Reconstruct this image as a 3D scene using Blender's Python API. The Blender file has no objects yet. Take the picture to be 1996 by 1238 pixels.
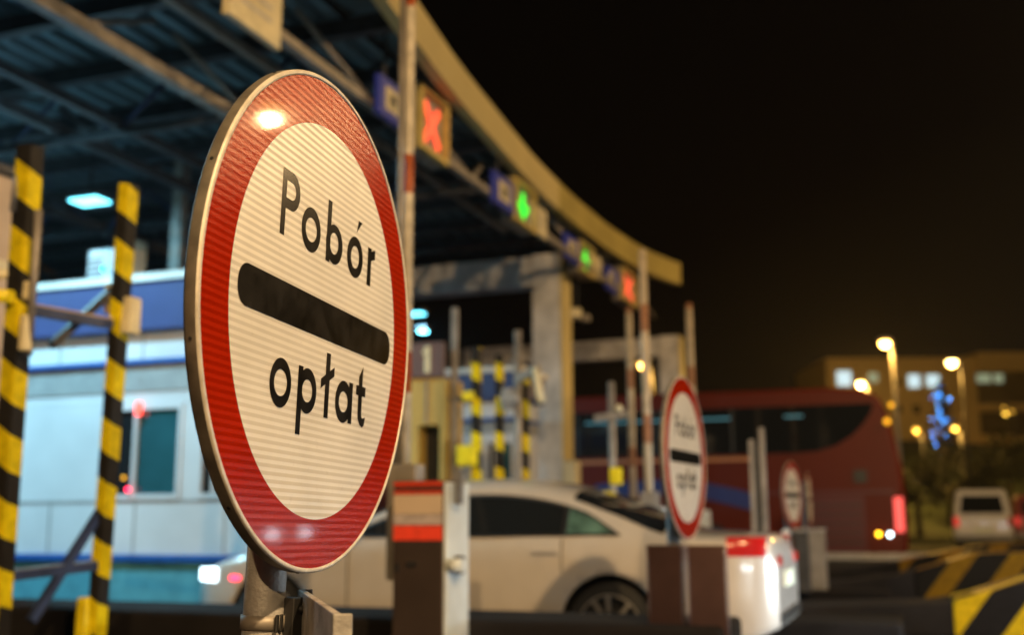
import bpy, bmesh, math, random
from mathutils import Vector, Matrix
random.seed(7)
R = math.radians
sc = bpy.context.scene
C = sc.collection
# ---------------------------------------------------------------- camera
F_PX, PITCH, YAW, ROLL, HC = 2140.26, 0.1815, R(20), -0.0048, 1.1
fw = Vector((-math.sin(YAW) * math.cos(PITCH), math.cos(YAW) * math.cos(PITCH), math.sin(PITCH)))
rt = Vector((math.cos(YAW), math.sin(YAW), 0.0))
up = rt.cross(fw)
rt, up = math.cos(ROLL) * rt + math.sin(ROLL) * up, -math.sin(ROLL) * rt + math.cos(ROLL) * up
CAM = Vector((0, 0, HC))
cd = bpy.data.cameras.new('camera')
cam = bpy.data.objects.new('camera', cd)
C.objects.link(cam)
m = Matrix((rt, up, -fw)).transposed().to_4x4()
m.translation = CAM
cam.matrix_world = m
cd.sensor_width = 36.0
cd.lens = F_PX / 1996 * 36.0
cd.clip_start = 0.05
cd.clip_end = 2000
cd.dof.use_dof = True
cd.dof.focus_distance = 1.90
cd.dof.aperture_fstop = 2.3
sc.camera = cam

# ---------------------------------------------------------------- night sky
w = bpy.data.worlds.new('World')
sc.world = w
w.use_nodes = True
nt = w.node_tree
bg = nt.nodes['Background']
geo = nt.nodes.new('ShaderNodeTexCoord')
dot = nt.nodes.new('ShaderNodeVectorMath'); dot.operation = 'DOT_PRODUCT'
dot.inputs[1].default_value = (0.35, 0.60, -0.72)       # town glow, low to the north-east
rmp = nt.nodes.new('ShaderNodeValToRGB')
rmp.color_ramp.elements[0].position = 0.35
rmp.color_ramp.elements[0].color = (0.0011, 0.0007, 0.0005, 1)
rmp.color_ramp.elements[1].position = 0.72
rmp.color_ramp.elements[1].color = (0.014, 0.0088, 0.0036, 1)
nt.links.new(geo.outputs['Generated'], dot.inputs[0])
nt.links.new(dot.outputs['Value'], rmp.inputs[0])
nt.links.new(rmp.outputs[0], bg.inputs[0])
bg.inputs[1].default_value = 1.0

sc.view_settings.view_transform = 'Standard'
sc.view_settings.look = 'None'
sc.view_settings.exposure = 0.0
sc.view_settings.gamma = 1.0
cy = sc.cycles
cy.use_denoising = True
try:
    cy.denoiser = 'OPENIMAGEDENOISE'
    cy.denoising_input_passes = 'RGB_ALBEDO_NORMAL'
except Exception:
    pass
cy.sample_clamp_indirect = 4.0
cy.max_bounces = 6
cy.diffuse_bounces = 3
cy.glossy_bounces = 3
cy.caustics_reflective = False
cy.caustics_refractive = False

# ---------------------------------------------------------------- materials
def mat(name, col, rough=0.6, metal=0.0, emit=None, es=0.0, var=0.12, scale=6.0, coat=0.0, trans=0.0, spec=0.5, bump=0.0):
    m = bpy.data.materials.new(name)
    m.use_nodes = True
    t = m.node_tree
    b = t.nodes['Principled BSDF']
    b.inputs['Base Color'].default_value = (*col, 1)
    b.inputs['Roughness'].default_value = rough
    b.inputs['Metallic'].default_value = metal
    b.inputs['Coat Weight'].default_value = coat
    b.inputs['Coat Roughness'].default_value = 0.06
    b.inputs['Transmission Weight'].default_value = trans
    b.inputs['Specular IOR Level'].default_value = spec
    if var > 0:
        n = t.nodes.new('ShaderNodeTexNoise')
        n.inputs['Scale'].default_value = scale
        n.inputs['Detail'].default_value = 5
        tc = t.nodes.new('ShaderNodeTexCoord')
        t.links.new(tc.outputs['Object'], n.inputs['Vector'])
        r = t.nodes.new('ShaderNodeValToRGB')
        r.color_ramp.elements[0].position = 0.3
        r.color_ramp.elements[1].position = 0.7
        k = 1 - var * 1.6
        r.color_ramp.elements[0].color = (col[0] * k, col[1] * k, col[2] * k, 1)
        r.color_ramp.elements[1].color = (min(1, col[0] * (1 + var)), min(1, col[1] * (1 + var)), min(1, col[2] * (1 + var)), 1)
        t.links.new(n.outputs[0], r.inputs[0])
        t.links.new(r.outputs[0], b.inputs['Base Color'])
        if bump > 0:
            bp = t.nodes.new('ShaderNodeBump'); bp.inputs['Strength'].default_value = bump
            bp.inputs['Distance'].default_value = 0.01
            n2 = t.nodes.new('ShaderNodeTexNoise'); n2.inputs['Scale'].default_value = scale * 8
            t.links.new(tc.outputs['Object'], n2.inputs['Vector'])
            t.links.new(n2.outputs[0], bp.inputs['Height'])
            t.links.new(bp.outputs[0], b.inputs['Normal'])
    if emit:
        b.inputs['Emission Color'].default_value = (*emit, 1)
        b.inputs['Emission Strength'].default_value = es
    return m

def math_node(t, op, a, b=None, c=None):
    n = t.nodes.new('ShaderNodeMath'); n.operation = op
    for i, v in enumerate((a, b, c)):
        if v is None: continue
        if isinstance(v, (int, float)): n.inputs[i].default_value = v
        else: t.links.new(v, n.inputs[i])
    return n.outputs[0]

def sheeting(name, col, pitch=0.0125, dark=0.80, r1=0.24, r2=0.5, scratch=0.5, spec=0.22, coat=0.12):
    """retroreflective sign sheeting: bands of two prism directions running along the sign's own horizontal"""
    m = bpy.data.materials.new(name); m.use_nodes = True
    t = m.node_tree; b = t.nodes['Principled BSDF']
    tc = t.nodes.new('ShaderNodeTexCoord')
    sx = t.nodes.new('ShaderNodeSeparateXYZ'); t.links.new(tc.outputs['Object'], sx.inputs[0])
    z = math_node(t, 'DIVIDE', sx.outputs[2], pitch)
    tri = math_node(t, 'PINGPONG', z, 0.5)                       # 0..0.5
    s = math_node(t, 'SUBTRACT', tri, 0.22)
    s = math_node(t, 'MULTIPLY', s, 14.0)
    s.node.use_clamp = True
    # soft rubbed patches
    n = t.nodes.new('ShaderNodeTexNoise'); n.inputs['Scale'].default_value = 7; n.inputs['Detail'].default_value = 6
    t.links.new(tc.outputs['Object'], n.inputs['Vector'])
    mp = t.nodes.new('ShaderNodeMapping'); mp.inputs['Scale'].default_value = (1, 60, 9)
    t.links.new(tc.outputs['Object'], mp.inputs['Vector'])
    n2 = t.nodes.new('ShaderNodeTexNoise'); n2.inputs['Scale'].default_value = 6; n2.inputs['Detail'].default_value = 4
    t.links.new(mp.outputs[0], n2.inputs['Vector'])
    mix = t.nodes.new('ShaderNodeMix'); mix.data_type = 'RGBA'
    mix.inputs['A'].default_value = (*[c * dark for c in col], 1)
    mix.inputs['B'].default_value = (*col, 1)
    t.links.new(s, mix.inputs['Factor'])
    mm = t.nodes.new('ShaderNodeMix'); mm.data_type = 'RGBA'; mm.blend_type = 'MULTIPLY'
    mm.inputs['Factor'].default_value = 1.0
    rr = t.nodes.new('ShaderNodeMapRange'); rr.inputs[1].default_value = 0.3; rr.inputs[2].default_value = 0.7
    rr.inputs[3].default_value = 0.86; rr.inputs[4].default_value = 1.0
    t.links.new(n.outputs[0], rr.inputs[0])
    cmb = t.nodes.new('ShaderNodeCombineColor')
    for k in range(3): t.links.new(rr.outputs[0], cmb.inputs[k])
    t.links.new(mix.outputs['Result'], mm.inputs['A']); t.links.new(cmb.outputs[0], mm.inputs['B'])
    n3 = t.nodes.new('ShaderNodeTexNoise'); n3.inputs['Scale'].default_value = 38; n3.inputs['Detail'].default_value = 8; n3.inputs['Roughness'].default_value = 0.75
    t.links.new(tc.outputs['Object'], n3.inputs['Vector'])
    dr = t.nodes.new('ShaderNodeMapRange'); dr.inputs[1].default_value = 0.60; dr.inputs[2].default_value = 0.74; dr.inputs[3].default_value = 0.0; dr.inputs[4].default_value = 0.45
    t.links.new(n3.outputs[0], dr.inputs[0])
    md_ = t.nodes.new('ShaderNodeMix'); md_.data_type = 'RGBA'; md_.inputs['B'].default_value = (col[0] * .35, col[1] * .32, col[2] * .3, 1)
    t.links.new(dr.outputs[0], md_.inputs['Factor']); t.links.new(mm.outputs['Result'], md_.inputs['A'])
    t.links.new(md_.outputs['Result'], b.inputs['Base Color'])
    rg = math_node(t, 'MULTIPLY_ADD', s, r1 - r2, r2)
    rg = math_node(t, 'MULTIPLY_ADD', n2.outputs[0], scratch * 0.25, rg)
    t.links.new(rg, b.inputs['Roughness'])
    sp = math_node(t, 'MULTIPLY_ADD', s, spec, 0.01)
    t.links.new(sp, b.inputs['Specular IOR Level'])
    b.inputs['Coat Weight'].default_value = coat
    b.inputs['Coat Roughness'].default_value = 0.05
    # fine cell texture of the film
    v = t.nodes.new('ShaderNodeTexVoronoi'); v.inputs['Scale'].default_value = 420
    t.links.new(tc.outputs['Object'], v.inputs['Vector'])
    bp = t.nodes.new('ShaderNodeBump'); bp.inputs['Strength'].default_value = 0.22; bp.inputs['Distance'].default_value = 0.0006
    ad = math_node(t, 'MULTIPLY_ADD', n2.outputs[0], 0.8, v.outputs[0])
    t.links.new(ad, bp.inputs['Height'])
    t.links.new(bp.outputs[0], b.inputs['Normal'])
    return m

def stripes(name, ca, cb, period, vec=(0, 0, 1), rough=0.5, duty=0.5, off=0.0, edge=60):
    """two paint colours in bands across direction vec, in object space"""
    m = bpy.data.materials.new(name); m.use_nodes = True
    t = m.node_tree; b = t.nodes['Principled BSDF']
    tc = t.nodes.new('ShaderNodeTexCoord')
    d = t.nodes.new('ShaderNodeVectorMath'); d.operation = 'DOT_PRODUCT'; d.inputs[1].default_value = vec
    t.links.new(tc.outputs['Object'], d.inputs[0])
    q = math_node(t, 'MULTIPLY_ADD', d.outputs['Value'], 1.0 / period, off)
    q = math_node(t, 'FRACT', q)
    q = math_node(t, 'LESS_THAN', q, duty)
    n = t.nodes.new('ShaderNodeTexNoise'); n.inputs['Scale'].default_value = 14; n.inputs['Detail'].default_value = 6
    t.links.new(tc.outputs['Object'], n.inputs['Vector'])
    rr = t.nodes.new('ShaderNodeMapRange'); rr.inputs[1].default_value = 0.35; rr.inputs[2].default_value = 0.65
    rr.inputs[3].default_value = 0.7; rr.inputs[4].default_value = 1.0
    t.links.new(n.outputs[0], rr.inputs[0])
    mix = t.nodes.new('ShaderNodeMix'); mix.data_type = 'RGBA'
    mix.inputs['A'].default_value = (*cb, 1); mix.inputs['B'].default_value = (*ca, 1)
    t.links.new(q, mix.inputs['Factor'])
    mm = t.nodes.new('ShaderNodeMix'); mm.data_type = 'RGBA'; mm.blend_type = 'MULTIPLY'; mm.inputs['Factor'].default_value = 1
    cmb = t.nodes.new('ShaderNodeCombineColor')
    for k in range(3): t.links.new(rr.outputs[0], cmb.inputs[k])
    t.links.new(mix.outputs['Result'], mm.inputs['A']); t.links.new(cmb.outputs[0], mm.inputs['B'])
    t.links.new(mm.outputs['Result'], b.inputs['Base Color'])
    b.inputs['Roughness'].default_value = rough
    b.inputs['Specular IOR Level'].default_value = 0.15
    return m

YEL, BLK = (0.85, 0.68, 0.008), (0.025, 0.023, 0.022)
M = {
 'asphalt': mat('asphalt', (0.028, 0.028, 0.034), 0.75, spec=0.15, scale=3, var=0.3, bump=0.5),
 'concrete': mat('concrete', (0.026, 0.024, 0.026), 0.85, spec=0.15, scale=2, var=0.25, bump=0.4),
 'dark_concrete': mat('dark_concrete', (0.014, 0.012, 0.012), 0.85, spec=0.15, scale=2, var=0.25),
 'line_paint': mat('line_paint', (0.55, 0.55, 0.52), 0.6, var=0.3, scale=9),
 'grass': mat('grass', (0.03, 0.045, 0.015), 0.95, scale=0.4, var=0.4),
 'galv': mat('galvanised', (0.36, 0.36, 0.37), 0.42, 0.75, scale=25, var=0.2, bump=0.15),
 'galv_dull': mat('galvanised_dull', (0.42, 0.41, 0.41), 0.55, 0.2, scale=18, var=0.25, bump=0.2),
 'alu_rim': mat('aluminium_rim', (0.62, 0.58, 0.52), 0.45, 0.15, scale=30, var=0.15),
 'rim_side': mat('rim_side', (0.20, 0.18, 0.15), 0.5, 0.4, scale=22, var=0.25),
 'kiosk_yellow': mat('kiosk_yellow', (0.55, 0.36, 0.09), 0.5, scale=2, var=0.12),
 'white_paint': mat('white_paint', (0.72, 0.71, 0.68), 0.45, scale=3, var=0.1),
 'cream': mat('cream_lit_edge', (0.62, 0.50, 0.22), 0.5, scale=1.2, var=0.06),
 'olive': mat('olive_cladding', (0.42, 0.33, 0.09), 0.55, scale=1.2, var=0.12),
 'portal': mat('portal_paint', (0.70, 0.68, 0.67), 0.6, scale=2.5, var=0.22),
 'steel_blue': mat('blue_steel', (0.035, 0.055, 0.14), 0.45, 0.2, var=0.2),
 'steel_dark': mat('dark_steel', (0.06, 0.062, 0.07), 0.5, 0.3, var=0.2),
 'steel_grey': mat('grey_steel', (0.30, 0.27, 0.24), 0.5, 0.3, var=0.2),
 'deck': mat('roof_sheet', (0.16, 0.25, 0.30), 0.42, 0.4, var=0.15, scale=1.5),
 'black': mat('black_plastic', (0.015, 0.015, 0.016), 0.5, var=0.1),
 'black_film': mat('black_film', (0.010, 0.0095, 0.0095), 0.22, var=0.62, scale=18, spec=0.10),
 'rubber': mat('rubber', (0.02, 0.02, 0.02), 0.8, var=0.2),
 'blue_band': mat('blue_band', (0.035, 0.045, 0.15), 0.45, var=0.06),
 'blue_rail': mat('blue_rail', (0.02, 0.09, 0.32), 0.35, var=0.1),
 'booth_white': mat('booth_panel', (0.60, 0.60, 0.62), 0.4, scale=0.9, var=0.10),
 'booth_teal': mat('booth_plinth', (0.08, 0.30, 0.38), 0.5, var=0.12),
 'booth_grey': mat('booth_grey', (0.30, 0.30, 0.30), 0.5, var=0.1),
 'glass': mat('dark_glass', (0.012, 0.014, 0.016), 0.06, spec=0.8, var=0),
 'quarter_glass': mat('quarter_glass', (0.10, 0.20, 0.17), 0.15, var=0.45, scale=5),  # lit view through the car put into the pane colour
 'teal_glass': mat('teal_glass', (0.02, 0.09, 0.11), 0.12, spec=0.7, var=0.2, scale=1.2),
 'car_white': mat('car_paint_white', (0.68, 0.63, 0.58), 0.28, 0.15, coat=1.0, var=0.03),
 'car_black': mat('car_trim', (0.02, 0.02, 0.02), 0.4, var=0),
 'alloy': mat('alloy', (0.55, 0.53, 0.50), 0.3, 0.7, var=0.05),
 'tail': mat('tail_light', (0.38, 0.01, 0.01), 0.15, emit=(1.0, 0.04, 0.03), es=0.12, var=0),
 'tail_dim': mat('tail_light_dim', (0.5, 0.01, 0.01), 0.15, emit=(1.0, 0.05, 0.04), es=0.6, var=0),
 'head_hot': mat('head_light_core', (0.8, 0.9, 1.0), 0.1, emit=(0.75, 0.92, 1.0), es=140, var=0),
 'head': mat('head_light', (0.8, 0.9, 1.0), 0.1, emit=(0.65, 0.88, 1.0), es=5, var=0),
 'amber': mat('amber_light', (0.8, 0.4, 0.02), 0.2, emit=(1.0, 0.55, 0.02), es=9, var=0),
 'amber_low': mat('amber_glow', (0.8, 0.4, 0.02), 0.2, emit=(1.0, 0.45, 0.02), es=1.5, var=0),
 'white_led': mat('white_led', (0.8, 0.9, 1), 0.2, emit=(0.75, 0.92, 1.0), es=9, var=0),
 'red_led': mat('red_led', (0.8, 0.05, 0.03), 0.4, emit=(1.0, 0.07, 0.05), es=4, var=0),
 'red_dot': mat('red_dot', (0.8, 0.02, 0.05), 0.4, emit=(1.0, 0.02, 0.08), es=8, var=0),
 'green_led': mat('green_led', (0.05, 0.7, 0.05), 0.4, emit=(0.02, 1.0, 0.05), es=1.3, var=0),
 'green_dot': mat('green_dot', (0.05, 0.7, 0.2), 0.4, emit=(0.0, 1.0, 0.35), es=9, var=0),
 'red_x': mat('red_cross', (0.8, 0.1, 0.05), 0.4, emit=(1.0, 0.10, 0.04), es=1.3, var=0),
 'led_panel': mat('led_panel', (0.8, 1, 1), 0.4, emit=(0.16, 0.80, 1.0), es=5.5, var=0),
 'led_small': mat('led_small', (0.8, 1, 1), 0.4, emit=(0.15, 0.75, 0.9), es=18, var=0),
 'sodium': mat('sodium_lamp', (1, 0.7, 0.3), 0.4, emit=(1.0, 0.50, 0.10), es=40, var=0),
 'sodium_bulb': mat('sodium_bulb', (1, 0.7, 0.3), 0.4, emit=(1.0, 0.62, 0.18), es=26, var=0),
 'sodium_far': mat('sodium_far', (1, 0.7, 0.3), 0.4, emit=(1.0, 0.56, 0.06), es=7, var=0),
 'sodium_dim': mat('sodium_dim', (1, 0.7, 0.3), 0.4, emit=(1.0, 0.50, 0.05), es=2.5, var=0),
 'lit_window': mat('lit_window', (0.6, 0.8, 0.8), 0.4, emit=(0.62, 0.86, 0.95), es=1.0, var=0.15),
 'lit_window_dim': mat('lit_window_dim', (0.6, 0.8, 0.8), 0.4, emit=(0.50, 0.62, 0.42), es=0.38, var=0.15),
 'blue_bulb': mat('blue_bulb', (0.05, 0.2, 0.9), 0.4, emit=(0.06, 0.36, 1.0), es=42, var=0),
 'bus_red': mat('coach_red', (0.11, 0.009, 0.0008), 0.42, spec=0.25, coat=0.0, var=0.05, scale=1),
 'bus_maroon': mat('coach_maroon', (0.10, 0.012, 0.02), 0.35, coat=0.4, var=0.08, scale=1),
 'bus_blue': mat('coach_blue', (0.02, 0.04, 0.22), 0.35, var=0.05),
 'bus_tan': mat('coach_tan', (0.55, 0.25, 0.12), 0.4, var=0.05),
 'maroon': mat('brown_steel', (0.15, 0.085, 0.075), 0.30, 0.8, var=0.2, scale=3),
 'brown_panel': mat('brown_panel', (0.16, 0.09, 0.08), 0.5, var=0.1),
 'stainless': mat('stainless', (0.21, 0.15, 0.125), 0.25, 0.8, var=0.12, scale=4),
 'cab_white': mat('cabinet_white', (0.66, 0.72, 0.74), 0.35, var=0.08),
 'red_glow': mat('red_glow', (0.70, 0.05, 0.02), 0.35, emit=(1.0, 0.08, 0.03), es=0.12, var=0.1, scale=20),  # soft red reflection on the cabinet, painted with slight emission
 'pale_sheen': mat('pale_sheen_band', (0.5, 0.42, 0.40), 0.4, var=0.2, scale=20),  # pale reflection on the cabinet put into colour
 'red_paint': mat('red_paint', (0.60, 0.05, 0.02), 0.4, var=0.1),
 'tan_wall': mat('tan_wall', (0.55, 0.42, 0.30), 0.55, var=0.12, scale=2),
 'yellow': mat('yellow_paint', YEL, 0.45, var=0.15, scale=9),
 'card': mat('sign_card', (0.75, 0.66, 0.42), 0.5, var=0.12, scale=6),
 'blue_sign': mat('blue_sign', (0.03, 0.05, 0.45), 0.45, var=0.05),
 'sign_grey': mat('sign_grey', (0.55, 0.52, 0.50), 0.5, var=0.1),
 'facade': mat('facade', (0.70, 0.54, 0.26), 0.8, scale=0.12, var=0.12),
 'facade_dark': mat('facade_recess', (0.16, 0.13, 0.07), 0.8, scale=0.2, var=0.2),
 'needles': mat('needles', (0.02, 0.035, 0.03), 0.9, var=0.3),
 'bark': mat('bark', (0.05, 0.035, 0.02), 0.9, var=0.3),
 'leaves': mat('leaves', (0.05, 0.055, 0.02), 0.8, var=0.4, scale=0.6),
 'van_white': mat('van_paint', (0.80, 0.78, 0.76), 0.35, coat=0.4, var=0.06),
 'van_red': mat('dark_red_paint', (0.28, 0.02, 0.015), 0.35, coat=0.4, var=0.06),
 'plate': mat('number_plate', (0.7, 0.75, 0.6), 0.5, var=0.1, scale=30),
 'sheet_white': sheeting('sheeting_white', (0.76, 0.74, 0.70), dark=0.82, r1=0.34, r2=0.40, scratch=0.30, spec=1.3, coat=0.04),
 'sheet_red': sheeting('sheeting_red', (0.36, 0.014, 0.0003), dark=0.74, r1=0.20, r2=0.16, scratch=0.15, spec=0.03, coat=0.05),
 'post_stripe': stripes('post_stripes', YEL, BLK, 0.36, (0.7, 0.3, 1.0), 0.45, 0.54, 0.3),
 'post_stripe_far': stripes('post_stripes_far', YEL, BLK, 0.36, (0.3, 0.3, 1.0), 0.45, 0.5),
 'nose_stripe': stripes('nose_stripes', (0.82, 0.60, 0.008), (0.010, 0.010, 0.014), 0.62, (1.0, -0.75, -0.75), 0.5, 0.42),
 'nose_stripe_shaded': stripes('nose_stripes_shaded', (0.26, 0.14, 0.003), (0.006, 0.006, 0.007), 0.62, (1.0, -0.75, -0.75), 0.5, 0.42, 0.15),  # shaded copy of the stripes: dim light put into the paint
 'boom_stripe': stripes('boom_stripes', (0.60, 0.54, 0.44), (0.36, 0.08, 0.025), 1.25, (0, 0, 1), 0.3, 0.80, 0.32),
}

# ---------------------------------------------------------------- mesh helpers
class MB:
    def __init__(self): self.bm = bmesh.new()
    def box(self, x0, x1, y0, y1, z0, z1, rz=0.0, piv=None):
        r = bmesh.ops.create_cube(self.bm, size=1.0)
        vs = r['verts']
        for v in vs:
            v.co = Vector(((x0 + x1) / 2 + v.co.x * (x1 - x0), (y0 + y1) / 2 + v.co.y * (y1 - y0), (z0 + z1) / 2 + v.co.z * (z1 - z0)))
        if rz:
            p = Vector(piv or ((x0 + x1) / 2, (y0 + y1) / 2, 0))
            bmesh.ops.rotate(self.bm, verts=vs, cent=p, matrix=Matrix.Rotation(rz, 3, 'Z'))
        return self
    def beam(self, a, b, wd, ht, upv=(0, 0, 1)):
        """square bar from a to b"""
        a, b = Vector(a), Vector(b); d = (b - a); L = d.length; d.normalize()
        u = Vector(upv)
        if abs(d.dot(u)) > 0.98: u = Vector((0, 1, 0))
        s = d.cross(u).normalized(); u = s.cross(d)
        pts = []
        for q in (a, b):
            for i, j in ((-1, -1), (1, -1), (1, 1), (-1, 1)):
                pts.append(self.bm.verts.new(q + s * i * wd / 2 + u * j * ht / 2))
        for f in ((3, 2, 1, 0), (4, 5, 6, 7), (0, 1, 5, 4), (1, 2, 6, 5), (2, 3, 7, 6), (3, 0, 4, 7)):
            self.bm.faces.new([pts[k] for k in f])
        return self
    def tube(self, a, b, r0, r1=None, n=16, caps=True):
        a, b = Vector(a), Vector(b); r1 = r0 if r1 is None else r1
        d = (b - a).normalized()
        u = Vector((0, 0, 1)) if abs(d.z) < 0.9 else Vector((1, 0, 0))
        s = d.cross(u).normalized(); u = s.cross(d)
        A, B = [], []
        for k in range(n):
            t = 2 * math.pi * k / n; o = s * math.cos(t) + u * math.sin(t)
            A.append(self.bm.verts.new(a + o * r0)); B.append(self.bm.verts.new(b + o * r1))
        for k in range(n):
            f = self.bm.faces.new((A[k], A[(k + 1) % n], B[(k + 1) % n], B[k])); f.smooth = True
        if caps:
            self.bm.faces.new(A[::-1]); self.bm.faces.new(B)
        return self
    def sphere(self, c, r, n=12, sz=1.0):
        res = bmesh.ops.create_uvsphere(self.bm, u_segments=n, v_segments=max(6, n // 2), radius=r)
        for v in res['verts']:
            v.co.z *= sz; v.co += Vector(c)
            for f in v.link_faces: f.smooth = True
        return self
    def poly(self, pts):
        self.bm.faces.new([self.bm.verts.new(Vector(p)) for p in pts]); return self
    def prism(self, pts, vec):
        """closed prism: polygon pts extruded by vec"""
        vec = Vector(vec)
        A = [self.bm.verts.new(Vector(p)) for p in pts]; B = [self.bm.verts.new(Vector(p) + vec) for p in pts]
        n = len(pts)
        self.bm.faces.new(A); self.bm.faces.new(B[::-1])
        for k in range(n): self.bm.faces.new((A[k], B[k], B[(k + 1) % n], A[(k + 1) % n]))
        return self
    def build(self, name, m, parent=None, bevel=0.0, smooth=False):
        bm = self.bm
        off = Vector((0, 0, 0)); p = parent
        while p is not None:
            off += p.location; p = p.parent
        for v in bm.verts: v.co -= off
        bmesh.ops.recalc_face_normals(bm, faces=bm.faces)
        if smooth:
            for f in bm.faces: f.smooth = True
        me = bpy.data.meshes.new(name); bm.to_mesh(me); bm.free()
        me.materials.append(M[m] if isinstance(m, str) else m)
        o = bpy.data.objects.new(name, me); C.objects.link(o)
        if parent is not None: o.parent = parent
        if bevel > 0:
            b = o.modifiers.new('bevel', 'BEVEL'); b.width = bevel; b.segments = 2; b.limit_method = 'ANGLE'
        return o
def box(*a, **k): return MB().box(*a, **k)

def thing(name, label, cat, loc=(0, 0, 0), group=None):
    o = bpy.data.objects.new(name, None); C.objects.link(o)
    o.location = loc; o.empty_display_size = 0.2
    o['label'] = label; o['category'] = cat
    if group: o['group'] = group
    return o
def tag(o, label, cat, group=None):
    o['label'] = label; o['category'] = cat
    if group: o['group'] = group
    return o
def struct(o, kind='structure'):
    o['kind'] = kind; return o
def dup(root, loc, rz=0.0, label=None, name=None):
    """a thing with copies of its parts and sub-parts"""
    r = root.copy(); C.objects.link(r); r.location = loc; r.rotation_euler = (0, 0, rz)
    if label: r['label'] = label
    for ch in list(root.children):
        c = ch.copy(); C.objects.link(c); c.parent = r
        for g in list(ch.children):
            d = g.copy(); C.objects.link(d); d.parent = c
    return r
def ray(x, y): return fw + rt * ((x - 998) / F_PX) - up * ((y - 619) / F_PX)
def atY(x, y, Y): v = ray(x, y); return CAM + v * (Y / v.y)
def atZ(x, y, z): v = ray(x, y); return CAM + v * ((z - HC) / v.z)
def atD(x, y, d): return CAM + ray(x, y) * d
def area(name, parent, loc, power, col, size, aim=(0, 0, -1), spread=180, sy=None):
    l = bpy.data.lights.new(name, 'AREA'); l.energy = power; l.color = col; l.size = size
    if sy: l.shape = 'RECTANGLE'; l.size_y = sy
    l.spread = R(spread)
    o = bpy.data.objects.new(name, l); C.objects.link(o)
    off = Vector((0, 0, 0)); p = parent
    while p is not None: off += p.location; p = p.parent
    o.location = Vector(loc) - off
    o.rotation_euler = Vector(aim).to_track_quat('-Z', 'Y').to_euler()
    if parent is not None: o.parent = parent
    return o
def spot(name, parent, loc, power, col, aim, ang=70, blend=0.6, rad=0.05):
    l = bpy.data.lights.new(name, 'SPOT'); l.energy = power; l.color = col; l.spot_size = R(ang); l.spot_blend = blend
    l.shadow_soft_size = rad
    o = bpy.data.objects.new(name, l); C.objects.link(o)
    off = Vector((0, 0, 0)); p = parent
    while p is not None: off += p.location; p = p.parent
    o.location = Vector(loc) - off
    o.rotation_euler = Vector(aim).to_track_quat('-Z', 'Y').to_euler()
    if parent is not None: o.parent = parent
    return o
def point(name, parent, loc, power, col, rad=0.1):
    l = bpy.data.lights.new(name, 'POINT'); l.energy = power; l.color = col; l.shadow_soft_size = rad
    o = bpy.data.objects.new(name, l); C.objects.link(o)
    off = Vector((0, 0, 0)); p = parent
    while p is not None: off += p.location; p = p.parent
    o.location = Vector(loc) - off
    if parent is not None: o.parent = parent
    return o
SOD = (1.0, 0.65, 0.30)
LED = (0.34, 0.78, 1.0)

# ================================================================ ground
g = MB(); g.poly([(-400, -60, -0.004), (400, -60, -0.004), (400, 600, -0.004), (-400, 600, -0.004)])
struct(g.build('ground', 'grass'))
g = MB(); g.poly([(-70, -14, 0), (60, -14, 0), (60, 34, 0), (-70, 34, 0)])
struct(g.build('road', 'asphalt'))
g = MB()                                                        # raised kerbed islands between the lanes
for y0, y1, x0 in ((-0.1, 2.6, -0.55), (5.92, 6.6, -1.0), (10.1, 11.2, -0.2), (14.5, 15.6, -0.4), (18.7, 19.7, -0.4)):
    h = {5.92: 0.54}.get(y0, 0.2)
    if y0 == 5.92:
        g.box(-40, x0, y0, y1, 0.004, h)
    else:
        g.box(-40, x0, y0, y1, 0.004, h)
o = struct(g.build('island_kerb', 'dark_concrete', bevel=0.03))
g = MB()
for Y in (8.0,): g.box(1.5, 30, 12.0, 12.12, 0.004, 0.008)
for k in range(8): g.box(2 + k * 4, 4 + k * 4, 17.1, 17.22, 0.004, 0.008)
struct(g.build('road_marking', 'line_paint'))
g = MB(); g.box(-3, 60, 22.9 + 3.2, 26.7, 0.004, 0.14)
struct(g.build('far_kerb', 'concrete'))

# ================================================================ the toll sign (in focus)
S_C = Vector((-0.9973, 1.7412, 1.4583))
yaw0 = 0.1033
def sign_axes(yaw, tilt=-0.0254, roll=-0.0173):
    n = Vector((math.cos(yaw) * math.cos(tilt), -math.sin(yaw) * math.cos(tilt) * -1, math.sin(tilt)))
    return n
# local frame of the sign object: +X = face normal, +Y = towards the reader's right, +Z = up
def lathe_ring(profile, n=128):
    """profile: list of (radius, x) ; revolve about X"""
    g = MB(); rings = []
    for r, x in profile:
        rings.append([g.bm.verts.new(Vector((x, r * math.cos(2 * math.pi * k / n), r * math.sin(2 * math.pi * k / n)))) for k in range(n)])
    for a, b in zip(rings[:-1], rings[1:]):
        for k in range(n):
            f = g.bm.faces.new((a[k], a[(k + 1) % n], b[(k + 1) % n], b[k])); f.smooth = True
    return g
def disc(x, r0, r1, n=128):
    g = MB()
    A = [g.bm.verts.new(Vector((x, r1 * math.cos(2 * math.pi * k / n), r1 * math.sin(2 * math.pi * k / n)))) for k in range(n)]
    if r0 > 0:
        B = [g.bm.verts.new(Vector((x, r0 * math.cos(2 * math.pi * k / n), r0 * math.sin(2 * math.pi * k / n)))) for k in range(n)]
        for k in range(n): g.bm.faces.new((A[k], A[(k + 1) % n], B[(k + 1) % n], B[k]))
    else: g.bm.faces.new(A)
    return g
root = thing('toll_sign', 'largest round red and white Pobór opłat sign, sharp and nearest the camera', 'road sign', (0, 0, 0), 'round toll signs at the island ends')
face = disc(0.0, 0.0, 0.3585).build('white_field', 'sheet_white', root)
disc(0.0, 0.3583, 0.4425).build('red_ring', 'sheet_red', root)
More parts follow.
